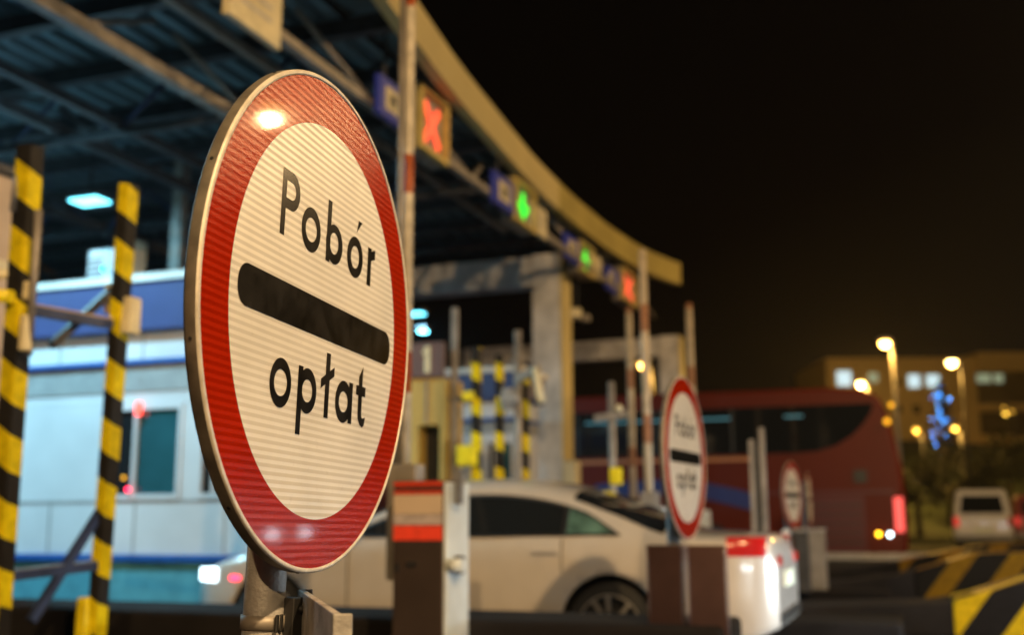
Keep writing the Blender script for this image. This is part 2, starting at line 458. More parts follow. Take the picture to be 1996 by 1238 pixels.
rim = lathe_ring([(0.4424, -0.001), (0.4428, 0.0014), (0.4450, 0.0022), (0.4485, 0.0019), (0.4505, 0.0005), (0.4511, -0.0020)]).build('rim', 'alu_rim', root)
lathe_ring([(0.4511, -0.0020), (0.4512, -0.018), (0.449, -0.0225), (0.442, -0.023), (0.439, -0.020), (0.4405, -0.004)]).build('rim_side', 'rim_side', root)
for k in range(10):
    a = R(36 * k + 14); cc, ss = math.cos(a), math.sin(a)
    MB().tube((-0.011, 0.4508 * cc, 0.4508 * ss), (-0.011, 0.4522 * cc, 0.4522 * ss), 0.003, n=8).build('rivet', 'black', rim)
disc(-0.004, 0.0, 0.4400).build('back_plate', 'galv_dull', root)
# bar and lettering, as thin film standing 0.3-1 mm proud of the sheeting
def rrect(g, cy_, cz, hw, hh, r, x):
    pts = []
    for (sy, sz, a0) in ((1, 1, 0), (-1, 1, 90), (-1, -1, 180), (1, -1, 270)):
        for k in range(9):
            a = R(a0 + k * 90 / 8)
            pts.append((x, cy_ + sy * (hw - r) + r * math.cos(a), cz + sz * (hh - r) + r * math.sin(a)))
    g.poly(pts)
g = MB(); rrect(g, 0.0, 0.0, 0.334, 0.0345, 0.031, 0.0006); g.build('black_bar', 'black_film', root)
g = MB(); LX = [0.0005]
def ell(cy_, cz, rx, ry, ix, iy, icy=None, icz=None, n=48, a0=0, a1=360):
    LX[0] += 0.00002; x = LX[0]
    icy = cy_ if icy is None else icy; icz = cz if icz is None else icz
    A, B = [], []
    full = (a1 - a0) >= 360
    cnt = n if full else n + 1
    for k in range(cnt):
        t = R(a0 + (a1 - a0) * k / n)
        A.append(g.bm.verts.new(Vector((x, cy_ + rx * math.cos(t), cz + ry * math.sin(t)))))
        B.append(g.bm.verts.new(Vector((x, icy + ix * math.cos(t), icz + iy * math.sin(t)))))
    for k in range(n):
        j = (k + 1) % cnt
        g.bm.faces.new((A[k], A[j], B[j], B[k]))
def pl(*pts):
    LX[0] += 0.00002
    g.poly([(LX[0], a, b) for a, b in pts])
def rc(a, b, c, d): pl((a, c), (b, c), (b, d), (a, d))
# P
rc(-0.2055, -0.1885, 0.111, 0.2275)
rc(-0.189, -0.168, 0.209, 0.2275); rc(-0.189, -0.168, 0.160, 0.1785)
ell(-0.1685, 0.19375, 0.0325, 0.03375, 0.0155, 0.01525, a0=-90, a1=90)
# o b ó r
ell(-0.0835, 0.1495, 0.0400, 0.0405, 0.0235, 0.0218)
rc(-0.0165, 0.0010, 0.111, 0.227)
ell(0.0200, 0.1495, 0.0385, 0.0375, 0.0195, 0.0205, 0.0185, 0.1510)
ell(0.1215, 0.1505, 0.0400, 0.0407, 0.0205, 0.0222)
pl((0.1312, 0.2272), (0.1500, 0.2272), (0.1234, 0.2006))
rc(0.1870, 0.2065, 0.1105, 0.1885)
pl((0.2062, 0.1640), (0.2262, 0.1703), (0.2262, 0.1900), (0.2170, 0.1885), (0.2062, 0.1830))
g.build('lettering', 'black_film', root); g = MB()
# o p ł a t
ell(-0.1660, -0.1365, 0.0400, 0.0415, 0.0240, 0.0224)
rc(-0.1000, -0.0815, -0.2155, -0.0968)
ell(-0.0610, -0.1370, 0.0385, 0.0398, 0.0210, 0.0200)
rc(0.0142, 0.0325, -0.1757, -0.0566)
pl((-0.0055, -0.1247), (0.0528, -0.0956), (0.0528, -0.0784), (-0.0055, -0.1070))
ell(0.1010, -0.1370, 0.0385, 0.0398, 0.0210, 0.0198)
rc(0.1262, 0.1446, -0.1752, -0.0965)
pl((0.1740, -0.1500), (0.1930, -0.1500), (0.1930, -0.0570), (0.1740, -0.0786))
rc(0.1622, 0.2098, -0.1155, -0.0965)
pl((0.1740, -0.1500), (0.1930, -0.1500), (0.1945, -0.1565), (0.2000, -0.1590), (0.2140, -0.1555), (0.2090, -0.1720), (0.1990, -0.1765), (0.1860, -0.1720), (0.1765, -0.1620))
g.build('lettering', 'black_film', root)
# pole, bands and bracket behind the plate (pole stands 0.13 m behind the face)
pole = MB().tube((-0.085, -0.0, -1.46), (-0.085, -0.0, 0.30), 0.036, n=32).build('pole', 'galv_dull', root)
for z in (-0.537, -0.20, 0.22):
    MB().tube((-0.085, 0, z - 0.012), (-0.085, 0, z + 0.012), 0.0395, n=32).build('clamp_band', 'steel_grey', root)
g = MB()
g.box(-0.060, -0.030, 0.005, 0.045, -0.565, -0.495); g.tube((-0.055, 0.03, -0.515), (0.015, 0.03, -0.515), 0.007, n=10)
for q in (-.028, -.012, .004): g.box(-0.050, -0.0445, q, q + .009, -0.552, -0.522)
g.build('clamp_bolt', 'black', root, bevel=0.003)
g = MB(); g.box(-0.048, -0.0475 + 0.012, -0.20, 0.20, 0.21, 0.235); g.box(-0.048, -0.036, -0.20, 0.20, -0.21, -0.185)
g.build('back_bracket', 'galv', root)
root.location = S_C
root.rotation_euler = (-0.0173, 0.0254, 0.1033)
# orientation: normal (cos, sin) -> matches the fitted plane
d2 = atD(1337, 892, 6.11)
s2 = dup(root, d2, -0.062, 'second round Pobór opłat sign, between two brown steel plates beside the white car')
d3 = atD(1545, 966, 14.9)
s3 = dup(root, d3, -0.18, 'third round toll sign, small and lit yellow in front of the red coach')
s4 = dup(root, atD(1578, 975, 18.3), 0.01, 'farthest round toll sign, a thin dim sliver just beside the third one')

# steel plate posts at the foot of the signs
def plate_post(x0, y0, x1, y1, z1, wdt, label, m='maroon', nm='guard_post'):
    r = thing(nm, label, 'post', (x0, y0, 0), 'steel posts at the feet of the signs')
    a = Vector((x0, y0, 0)); b = Vector((x1, y1, 0)); d = (b - a).normalized(); s = Vector((-d.y, d.x, 0))
    g = MB(); t = 0.006
    # C profile: web along a-b with two flanges
    def strip(p, q, th):
        dd = (q - p).normalized(); ss = Vector((-dd.y, dd.x, 0)) * th / 2
        P = [p - ss, q - ss, q + ss, p + ss]
        g.prism([(v.x, v.y, 0.004) for v in P], (0, 0, z1 - 0.004))
    strip(a, b, t * 2)
    g.build('web', m, r, bevel=0.002)
    for e in (a - d * t, b + d * t):
        g = MB(); strip(e - s * (t + 0.001), e + s * wdt, t); g.build('flange', m, r, bevel=0.002)
    return r
plate_post(-1.085, 1.835, -0.765, 1.39, 0.972, 0.020, 'grey folded steel plate post leaning off the nearest sign pole', 'galv_dull')
plate_post(-1.40, 6.00, -1.225, 6.00, 0.955, 0.10, 'brown steel plate post just before the pole of the second sign, car side')
plate_post(-1.175, 5.97, -0.985, 5.99, 0.955, 0.10, 'brown steel plate post just past the pole of the second sign, near the tail light')
p = atY(1590, 1036, 14.6)
b3 = thing('guard_post', 'pale grey steel cabinet post below the farthest toll sign', 'post', (p.x, p.y, 0), 'steel posts at the feet of the signs')
box(p.x - .13, p.x + .10, p.y, p.y + .20, 0.2, p.z).build('web', 'steel_grey', b3, bevel=0.01)
box(p.x - .14, p.x + .11, p.y - .01, p.y + .21, p.z + .002, p.z + .03).build('cap', 'galv_dull', b3)
p = atY(1567, 1036, 14.4)
b4 = thing('guard_post', 'dark grey steel post below the third toll sign', 'post', (p.x, p.y, 0), 'steel posts at the feet of the signs')
box(p.x - .10, p.x + .07, p.y - .3, p.y - .1, 0.2, p.z).build('web', 'steel_dark', b4, bevel=0.01)
box(p.x - .11, p.x + .08, p.y - .31, p.y - .09, p.z + .002, p.z + .03).build('cap', 'galv_dull', b4)

# ================================================================ striped steel frame, left
fr = thing('clearance_gantry', 'black and yellow striped steel posts joined by blue cross bars before the long booth', 'gantry', (-4.4, 4.5, 0))
P1t, P1b = Vector((-4.29, 4.30, 3.05)), Vector((-4.66, 4.70, 0.02))
P2t, P2b = Vector((-4.23, 5.01, 3.04)), Vector((-4.62, 5.42, 0.02))
def angle_post(t, b, wdt, name='post', m='post_stripe'):
    g = MB()
    d = (t - b).normalized()
    # L profile: one leg facing the camera, one leg facing the traffic
    g.beam(b, t, wdt, 0.012, (0, 1, 0))
    o = Vector((wdt / 2 + 0.004, 0.045, 0))
    g.beam(b + o, t + o, 0.012, 0.09, (0, 1, 0))
    return g.build(name, m, fr)
p1 = angle_post(P1t, P1b, 0.085)
p2 = angle_post(P2t, P2b, 0.055)
g = MB(); o = Vector((0.075, 0.06, -0.25)); g.tube(P1b + (P1t - P1b) * .72 + o, P1t + o - Vector((0, 0, 0.1)), 0.020, n=12); g.build('cable_pipe', 'steel_grey', fr)
g = MB(); o = Vector((-0.05, 0.03, -0.0)); g.tube(P1t + o, P1t + o - Vector((0.02, 0, 0.35)), 0.016, n=12); g.build('antenna', 'galv', fr)
def onpost(t, b, z): k = (z - b.z) / (t.z - b.z); return b + (t - b) * k
a, b_ = onpost(P1t, P1b, 2.20), onpost(P2t, P2b, 2.22)
MB().beam(a + Vector((0.03, 0.06, 0)), b_ + Vector((0, -0.03, 0)), 0.05, 0.05).build('cross_bar', 'steel_blue', fr)
MB().beam(a + Vector((0.03, 0.06, 0.031)), b_ + Vector((0, -0.03, 0.031)), 0.052, 0.010).build('cross_bar_top', 'tan_wall', fr)  # tan strip: lamplight on top of the bar put into colour
a, b_ = onpost(P1t, P1b, 0.80), onpost(P2t, P2b, 0.84)
MB().beam(a + Vector((-0.05, 0.0, 0)), b_, 0.05, 0.05).build('cross_bar', 'steel_blue', fr)
MB().beam(a + Vector((-0.05, 0.0, 0.031)), b_ + Vector((0, 0, 0.031)), 0.045, 0.008).build('cross_bar_top', 'galv', fr)
MB().beam(onpost(P2t, P2b, 1.18) + Vector((-0.02, 0.05, 0)), atY(60, 1212, 4.9), 0.045, 0.045).build('brace', 'steel_blue', fr)
c = onpost(P2t, P2b, 0.52)
g = MB(); g.box(c.x - 0.075, c.x - 0.005, c.y - 0.05, c.y + 0.04, 0.02, 0.66); g.build('foot_shoe', 'yellow', fr, bevel=0.01)
c = onpost(P1t, P1b, 0.62)
g = MB(); g.box(c.x - 0.05, c.x + 0.07, c.y - 0.06, c.y - 0.01, 0.02, 0.70); g.build('foot_shoe', 'yellow', fr, bevel=0.01)
c = onpost(P1t, P1b, 2.23)
g = MB(); g.tube(c + Vector((0.03, -0.04, 0.02)), c + Vector((-0.70, -0.10, 0.10)), 0.035, n=14); g.build('pipe_arm', 'yellow', fr)
g = MB(); g.tube(c + Vector((-0.02, -0.0, 0.15)), c + Vector((-0.70, 0.0, 0.22)), 0.026, n=14); g.build('pipe_arm', 'card', fr)
g = MB(); g.box(c.x + 0.055, c.x + 0.10, c.y, c.y + 0.06, c.z - 0.26, c.z - 0.07); g.box(c.x + 0.055, c.x + 0.095, c.y, c.y + 0.06, c.z + 0.01, c.z + 0.11); g.build('clamp', 'card', fr, bevel=0.01)
c = onpost(P2t, P2b, 2.30)
g = MB(); g.box(c.x + 0.03, c.x + 0.10, c.y + 0.02, c.y + 0.12, c.z - 0.13, c.z + 0.09); g.build('junction_box', 'card', fr, bevel=0.012)
g = MB(); g.box(c.x - 0.10, c.x - 0.045, c.y + 0.02, c.y + 0.10, c.z + 0.0, c.z + 0.18); g.build('junction_box', 'tan_wall', fr, bevel=0.01)
g = MB(); g.sphere(c + Vector((-0.045, -0.06, 0.245)), 0.014); g.build('signal_lamp', 'green_dot', fr)
g = MB(); g.beam(onpost(P1t, P1b, 2.05) + Vector((0.0, 0.3, 0)), atY(232, 553, 5.2), 0.04, 0.045); g.build('cross_bar', 'steel_dark', fr)

# end of the nearer booth, far left
nb = thing('toll_booth', 'nearest booth, its tan end wall cut off by the left edge of the photo', 'toll booth', (-8.0, 7.0, 0), 'toll booths on the islands')
box(-9.4, -6.62, 5.6, 6.70, 0.0, 3.80).build('wall', 'tan_wall', nb, bevel=0.02)
box(-9.5, -6.56, 5.5, 6.76, 3.802, 3.86).build('roof', 'steel_dark', nb)
box(-6.618, -6.60, 5.8, 6.5, 1.25, 2.45).build('window', 'teal_glass', nb)
box(-6.618, -6.56, 5.6, 6.7, 3.02, 3.10).build('light_rail', 'card', nb)
box(-6.618, -6.585, 5.65, 6.65, 0.2, 1.1).build('lower_panel', 'booth_white', nb)

# ================================================================ barrier machine with raised boom, nearest
def boom(rt_, p, z0, z1, rad=0.035, name='boom', m='boom_stripe'):
    return MB().tube((p[0], p[1], z0), (p[0] + p[2] if len(p) > 2 else p[0], p[1], z1), rad, rad * 0.9, n=14).build(name, m, rt_)
bg1 = thing('lane_barrier', 'barrier cabinet with painted red and pale reflections and raised boom behind the big sign', 'barrier', (-2.58, 5.7, 0), 'lane barriers')
box(-2.745, -2.445, 5.60, 5.93, 0.0, 1.31).build('cabinet', 'stainless', bg1, bevel=0.008)
box(-2.443, -2.425, 5.605, 5.925, 0.01, 1.30).build('lit_side', 'cab_white', bg1, bevel=0.004)  # headlight on this side put into the white colour
box(-2.742, -2.448, 5.5945, 5.598, 1.127, 1.233).build('painted_sheen', 'tan_wall', bg1)  # tan plate: lighter reflection on the metal put into colour
for z0, z1, mm in ((1.07, 1.125, 'pale_sheen'), (0.985, 1.065, 'red_glow'), (1.235, 1.255, 'red_paint'), (1.28, 1.305, 'red_paint')):  # bands paint the red and pale reflections on bare metal
    box(-2.742, -2.448, 5.594, 5.598, z0, z1).build('painted_glow_band', mm, bg1)
box(-2.66, -2.60, 5.590, 5.598, 0.845, 0.87).build('slot', 'black', bg1); box(-2.73, -2.705, 5.590, 5.598, 0.82, 0.86).build('keyhole', 'black', bg1)
g = MB(); g.box(-2.422, -2.385, 5.70, 5.78, 0.80, 0.90); g.build('lock', 'black', bg1, bevel=0.008)
g = MB(); g.tube((-2.423, 5.63, 0.85), (-2.34, 5.63, 0.85), 0.038, n=16); g.build('lamp', 'cab_white', bg1)
box(-2.40, -2.365, 5.66, 5.70, 1.18, 1.36).build('stub', 'galv', bg1)
boom(bg1, (-2.86, 5.98, 0.0), 0.9, 5.2, 0.034)
box(-2.94, -2.75, 5.90, 6.03, 0.75, 1.42).build('boom_clamp', 'steel_grey', bg1, bevel=0.01)
MB().tube((-2.925, 6.0, 1.0), (-2.925, 6.0, 5.1), 0.021, n=12).build('boom_rail', 'steel_grey', bg1)

def far_barrier(px, Y, ytop, lean, label, rad=0.042):
    t = atY(px, ytop, Y); r = thing('lane_barrier', label, 'barrier', (t.x, Y, 0), 'lane barriers')
    boom(r, (t.x - 0.02, Y, lean), 1.15, t.z, rad, m='boom_stripe_far')
    box(t.x - 0.15, t.x + 0.15, Y - 0.15, Y + 0.2, 0.2, 1.2).build('cabinet', 'cab_white', r, bevel=0.02)
    box(t.x - 0.08, t.x + 0.06, Y - 0.1, Y + 0.1, 1.2, 1.35).build('boom_clamp', 'steel_grey', r)
    return r
M['boom_stripe_far'] = stripes('boom_stripes_far', (0.66, 0.55, 0.40), (0.45, 0.22, 0.12), 1.1, (0, 0, 1), 0.4, 0.75, 0.1)
far_barrier(1256, 10.5, 487, 0.0, 'tall raised cream boom crossing the far end of the canopy fascia')
far_barrier(1345, 15.2, 592, 0.0, 'shorter raised boom rising directly above the second toll sign', 0.05)
far_barrier(1228, 15.2, 600, 0.0, 'yellowish raised boom seen under the red lane signal', 0.05)

# striped clearance posts on the next island
def striped_post(px, Y, ytop, label, wdt=0.085, extra=None):
    t = atY(px, ytop, Y); r = thing('striped_post', label, 'post', (t.x, Y, 0), 'striped posts on the next island')
    box(t.x - wdt / 2, t.x + wdt / 2, Y, Y + wdt, 0.2, t.z).build('post', 'post_stripe_far', r, bevel=0.006)
    box(t.x - wdt, t.x + wdt, Y - wdt * .4, Y + wdt * 1.4, 0.2, 0.24).build('base_plate', 'steel_dark', r)
    return r, t
r, t = striped_post(926, 10.5, 676, 'yellow and black post with a yellow button box, first of the slim striped posts')
box(t.x - 0.16, t.x + 0.04, 10.38, 10.495, 1.63, 1.84).build('button_box', 'yellow', r, bevel=0.015)
box(t.x - 0.12, t.x + 0.0, 10.44, 10.495, 2.30, 2.40).build('bracket', 'yellow', r, bevel=0.015)
MB().tube((t.x - 0.085, 10.42, 1.20), (t.x - 0.085, 10.42, 1.625), 0.028).build('conduit', 'galv', r)
MB().beam((t.x - 0.1, 10.55, 2.33), (t.x - 0.75, 10.55, 2.35), 0.05, 0.05).build('arm', 'steel_blue', r)
striped_post(971, 10.6, 690, 'middle slim striped post between the button box post and the camera post', 0.075)
striped_post(1019, 10.9, 730, 'striped post standing right beside the pole with the camera arm', 0.085)
t = atY(1009, 645, 10.6)
r = thing('camera_pole', 'grey pole with a bent camera arm beside the white portal column', 'pole', (t.x, 10.6, 0))
MB().tube((t.x, 10.6, 0.2), (t.x, 10.6, t.z), 0.04).build('pole', 'steel_grey', r)
MB().beam((t.x, 10.55, 2.50), (t.x + 0.26, 10.5, 2.62), 0.07, 0.08).build('arm', 'steel_grey', r)
MB().tube((t.x + 0.24, 10.45, 2.60), (t.x + 0.30, 10.45, 2.25), 0.035, 0.045).build('camera_housing', 'card', r)
box(t.x - 0.14, t.x - 0.03, 10.48, 10.58, 2.2, 2.42).build('junction_box', 'booth_grey', r, bevel=0.01)
box(t.x - 0.14, t.x + 0.04, 10.44, 10.54, 2.26, 2.36).build('bracket', 'booth_grey', r, bevel=0.01)
t = atY(1191, 745, 10.4)
r = thing('detector_pole', 'short grey pole with a small crosswise detector head and yellow foot', 'pole', (t.x, 10.4, 0))
MB().tube((t.x, 10.4, 0.2), (t.x, 10.4, t.z), 0.034).build('pole', 'steel_grey', r)
MB().beam((t.x - 0.16, 10.36, t.z - 0.36), (t.x + 0.16, 10.36, t.z - 0.32), 0.06, 0.07).build('detector', 'steel_grey', r)
MB().sphere((t.x + 0.10, 10.30, t.z - 0.27), 0.035).build('sensor', 'card', r)
box(t.x - 0.02, t.x + 0.08, 10.34, 10.46, 1.42, 1.58).build('foot_sleeve', 'yellow', r, bevel=0.01)
t = atY(1475, 850, 10.5)
r = thing('twin_post', 'pair of thin grey steel posts joined by a dark panel before the coach', 'post', (t.x, 10.5, 0))
for dx, zt in ((-0.055, 1.82), (0.045, 1.93)):
    box(t.x + dx - 0.022, t.x + dx + 0.022, 10.48, 10.53, 0.2, zt).build('post', 'steel_grey', r)
box(t.x - 0.034, t.x + 0.024, 10.49, 10.52, 0.25, 1.78).build('panel', 'black', r)
t = atY(1530, 1036, 10.5)
r = thing('bollard', 'slim bright white bollard lit by headlights behind the car bumper', 'bollard', (t.x, 10.5, 0))
MB().tube((t.x, 10.5, 0.2), (t.x, 10.5, t.z - 0.02), 0.036).build('post', 'white_paint', r)
MB().sphere((t.x, 10.5, t.z - 0.02), 0.036).build('cap', 'white_paint', r)

# yellow kiosk with number panel behind the sign
kx0, kx1 = atY(800, 735, 10.4).x, atY(866, 735, 10.4).x
r = thing('lane_kiosk', 'yellow lit kiosk with a dark doorway and a brown number 1 panel on top', 'kiosk', (kx0, 10.4, 0))
g = MB()
g.box(kx0, kx0 + 0.085, 10.4, 10.9, 0.2, 2.55); g.box(kx1 - 0.05, kx1, 10.4, 10.9, 0.2, 2.55)
g.box(kx0 + 0.085, kx1 - 0.05, 10.4, 10.9, 2.06, 2.55); g.box(kx0 + 0.085, kx1 - 0.05, 10.8, 10.9, 0.2, 2.06)
g.build('frame', 'kiosk_yellow', r)
box(kx0 + 0.087, kx1 - 0.052, 10.62, 10.66, 0.2, 2.058).build('door', 'black', r)
box(kx0 + 0.18, kx0 + 0.20, 10.385, 10.399, 2.08, 2.53).build('seam', 'steel_grey', r)
pn = box(kx0 - 0.02, kx1, 10.36, 10.42, 2.56, 2.92).build('number_panel', 'brown_panel', r)
g = MB(); mx = (kx0 + kx1) / 2 + 0.02
g.box(mx - 0.03, mx + 0.03, 10.350, 10.357, 2.60, 2.88); g.box(mx - 0.055, mx - 0.03, 10.350, 10.357, 2.80, 2.84)
g.build('numeral', 'card', pn)
box(kx1 + 0.03, kx1 + 0.09, 10.5, 10.56, 0.2, 3.3).build('pipe', 'steel_grey', r)

# ================================================================ long booth on the left
def booth(x0, x1, y0, y1, name, label, wins, zs, corner=True):
    r = thing('toll_booth', label, 'toll booth', (x0, y0, 0), 'toll booths on the islands')
    base, rail1, sill, wtop, low2, rail2, fas0, fas1, top = zs
    box(x0, x1, y0, y1, 0.2, base).build('plinth', 'booth_teal', r)
    box(x0 - .01, x1 + .01, y0 - .05, y1, base + .002, rail1).build('lower_rail', 'blue_rail', r, bevel=0.01)
    box(x0, x1, y0 + .01, y1, rail1 + .002, sill).build('lower_wall', 'booth_white', r)
    xs = [x0] + [v for wv in wins for v in wv] + [x1]
    for a, b in zip(xs[0::2], xs[1::2]): box(a, b, y0 + .01, y1, sill + .002, wtop).build('wall', 'booth_white', r)
    box(x0, x1, y0 + .01, y1, wtop + .002, low2).build('upper_wall', 'booth_white', r)
    for a, b in wins:
        f = MB()
        for u0, u1, v0, v1 in ((a, b, sill + .004, sill + .06), (a, b, wtop - .06, wtop), (a, a + .05, sill + .06, wtop - .06), (b - .05, b, sill + .06, wtop - .06), (a + (b - a) * .34 - .02, a + (b - a) * .34 + .02, sill + .06, wtop - .06)):
            f.box(u0, u1, y0 - .01, y0 + .07, v0, v1)
        fr_ = f.build('window', 'booth_white', r)
        box(a + .05, a + (b - a) * .34 - .02, y0 + .03, y0 + .04, sill + .06, wtop - .06).build('pane', 'glass', fr_)
        box(a + (b - a) * .34 + .02, b - .05, y0 + .03, y0 + .04, sill + .06, wtop - .06).build('pane', 'teal_glass', fr_)
    box(x0 - .01, x1 + .01, y0 - .005, y1, low2 + .002, rail2 - .06).build('band', 'booth_grey', r)
    box(x0 - .02, x1 + .02, y0 - .06, y1, rail2 - .058, rail2).build('upper_rail', 'blue_rail', r, bevel=0.01)
    box(x0, x1, y0, y1, rail2 + .002, fas0).build('frieze', 'booth_white', r)
    box(x0 - .08, x1 + .08, y0 - .12, y1 + .1, fas0 + .002, fas1).build('fascia', 'blue_band', r, bevel=0.01)
    box(x0 - .12, x1 + .12, y0 - .16, y1 + .14, fas1 + .002, top).build('roof', 'white_paint', r)
    # panel joints
    g = MB(); k = x0 + 0.9
    while k < x1 - 0.1:
        g.box(k, k + 0.02, y0 + .004, y0 + .009, rail1 + .01, sill); g.box(k, k + .02, y0 - .009, y0 - .003, low2 + .01, rail2 - .07)
        g.box(k, k + 0.02, y0 - .006, y0 - .001, rail2 + .01, fas0)
        k += 1.15
    g.box(x0, x1, y0 + .003, y0 + .009, sill - 0.03, sill - 0.005)
    g.build('panel_joint', 'booth_grey', r)
    return r
bA = booth(-13.5, -6.35, 9.95, 10.95, 'a', 'long white and blue booth behind the striped frame', [(-11.9, -11.2), (-8.35, -7.42), (-7.2, -6.6)],
      (0.66, 0.74, 1.32, 2.36, 2.50, 2.86, 3.17, 3.72, 3.80))
g = MB(); p = atY(268, 797, 9.9); g.box(p.x - .03, p.x + .03, 9.90, 9.935, p.z - .07, p.z + .07); g.build('signal_lamp', 'red_led', bA)
p = atY(238, 932, 9.9); MB().sphere((p.x + .02, 9.90, p.z), 0.022).build('signal_lamp', 'amber_low', bA)
p = atY(246, 955, 9.9); MB().sphere((p.x + .02, 9.90, p.z), 0.022).build('signal_lamp', 'red_dot', bA)
q = atY(168, 550, 10.3); q2 = atY(206, 485, 10.3)
r = thing('air_conditioner', 'white air conditioning unit with a slatted grille on the long booth roof', 'air conditioner', (q.x, 10.3, 3.8))
box(q.x, q2.x + .12, 10.3, 10.65, 3.80, q2.z).build('casing', 'booth_white', r, bevel=0.02)
g = MB()
for k in range(5): g.box(q.x + .03, q2.x - .03, 10.285, 10.298, 3.88 + k * (q2.z - 3.95) / 5, 3.88 + k * (q2.z - 3.95) / 5 + .02)
g.build('grille', 'steel_dark', r)
box(q2.x + .13, q2.x + .32, 10.32, 10.65, 3.80, q2.z + .12).build('cover', 'tan_wall', r, bevel=0.02)
# second booth
p0, p1_ = atY(868, 760, 14.4), atY(1008, 760, 14.4)
bB = booth(p0.x, p1_.x, 14.4, 15.3, 'b', 'smaller blue and white booth seen between the slim striped posts', [(p0.x + .62, p0.x + 1.05)],
      (0.6, 0.7, 1.25, 2.20, 2.28, 2.50, 2.74, 3.12, 3.2))

# ================================================================ canopy
FAS = [(0.0, -2.6), (2.5, -3.15), (5.0, -3.75), (7.0, -4.12), (8.6, -4.37), (9.7, -4.52), (11.3, -4.72), (13.2, -4.87), (14.8, -4.99), (16.6, -5.03), (18.8, -4.98), (20.6, -4.80), (21.6, -4.58), (22.3, -4.35)]
cp = thing('toll_canopy', 'huge steel toll plaza canopy with curved cream fascia and dark corrugated roof', 'canopy', (-10, 10, 0))
def fx(y):
    for (a, xa), (b, xb) in zip(FAS[:-1], FAS[1:]):
        if a <= y <= b: return xa + (xb - xa) * (y - a) / (b - a)
    return FAS[0][1] if y < FAS[0][0] else FAS[-1][1]
N = 60
def fascia_run(k0, k1, m):
    g = MB(); A = []
    for k in range(k0, k1 + 1):
        y = 22.3 * k / N
        x = (fx(y - .5) + fx(y) + fx(y + .5) + fx(y - .25) + fx(y + .25)) / 5 if 0.5 < y < 21.8 else fx(y)
        A.append([g.bm.verts.new(Vector(v)) for v in ((x, y, 5.90), (x, y, 6.36), (x - 0.14, y, 6.36), (x - 0.14, y, 5.90))])
    for a, b in zip(A[:-1], A[1:]):
        for j in range(4): g.bm.faces.new((a[j], b[j], b[(j + 1) % 4], a[(j + 1) % 4]))
    g.bm.faces.new(A[0]); g.bm.faces.new(A[-1][::-1])
    return g.build('fascia', m, cp)
fascia_run(0, 43, 'cream')
fascia_run(43, 60, 'olive')
# corrugated deck, ridges running along Y
g = MB()
x = -5.25; prof = [(0, 0), (0.11, 0), (0.13, 0.10), (0.26, 0.10), (0.28, 0)]
pts = []
while x > -27:
    for dx, dz in prof[:4]: pts.append((x - dx, 6.20 + dz))
    x -= 0.28
for (xa, za), (xb, zb) in zip(pts[:-1], pts[1:]):
    g.poly([(xa, 0, za), (xb, 0, zb), (xb, 21.6, zb), (xa, 21.6, za)])
g.build('roof_deck', 'deck', cp)
g = MB()
for k in range(N):
    ya, yb = 21.6 * k / N, 21.6 * (k + 1) / N
    g.poly([(fx(ya) - .1, ya, 6.30), (fx(yb) - .1, yb, 6.30), (-5.26, yb, 6.295), (-5.26, ya, 6.295)])
g.build('roof_edge', 'deck', cp)
for k in range(17):
    y = 0.6 + k * 1.25
    g = MB(); g.box(-26, fx(y) - .18, y, y + 0.05, 6.02, 6.195); g.box(-26, fx(y) - .19, y - .04, y + .09, 5.99, 6.018)
    g.build('purlin', 'steel_dark', cp)
def truss(X, z, y0, y1, m, wd=0.10, step=1.5, webs=True, dx=0.5):
    MB().beam((X, y0, z), (X, y1, z), wd, wd).build('truss_chord', m, cp)
    if webs:
        g = MB(); y = y0; s = 1
        while y + step / 2 <= y1:
            g.tube((X, y, z), (X - dx * 0.6, y + step * 0.45, 5.98), 0.032, n=8); g.tube((X - dx * 0.6, y + step * .55, 5.98), (X, y + step, z), 0.032, n=8)
            y += step
        g.build('truss_web', m, cp)
truss(-5.05, 5.33, 2, 22, 'steel_grey', 0.09, 2.6)
truss(-6.12, 5.8, 1, 16.5, 'steel_grey', 0.08, 2.6, webs=False)
truss(-6.5, 5.3, 1, 13, 'steel_grey', 0.12, 3.0)
for y in (6.2, 9.6, 13.1):                                      # cross trusses along X
    MB().beam((-5.1, y, 5.42), (-18, y, 5.42), 0.07, 0.09).build('cross_chord', 'steel_dark', cp)
    g = MB(); x = -5.2
    while x > -17:
        g.tube((x, y, 5.44), (x - .75, y, 5.99), 0.028, n=8); g.tube((x - .8, y, 5.99), (x - 1.5, y, 5.44), 0.028, n=8); x -= 1.55
    g.build('cross_web', 'steel_blue', cp)
truss(-9.05, 5.55, 1, 14.2, 'steel_dark', 0.12, 2.5)
truss(-8.2, 5.5, 1, 14, 'steel_dark', 0.10, 2.5, webs=False)
truss(-11.5, 5.5, 3, 15, 'steel_dark', 0.14, 2.5)
truss(-14.5, 5.5, 3, 15, 'steel_dark', 0.14, 2.5)
for X, Y, ww, m in ((-9.22, 12.0, 0.16, 'steel_grey'), (-12.75, 15.0, 0.30, 'steel_blue'), (-9.6, 12.6, 0.10, 'steel_dark'), (-13.6, 13.0, 0.25, 'steel_blue'), (-13.0, 17.0, 0.25, 'steel_blue'), (-9.7, 18.5, 0.16, 'steel_grey')):
    box(X - ww / 2, X + ww / 2, Y, Y + ww, 0.2, 6.25).build('column', m, cp)
for z in (4.35, 4.75):
    box(-14, -9, 14.0, 14.12, z, z + .12).build('pipe_run', 'steel_blue', cp)
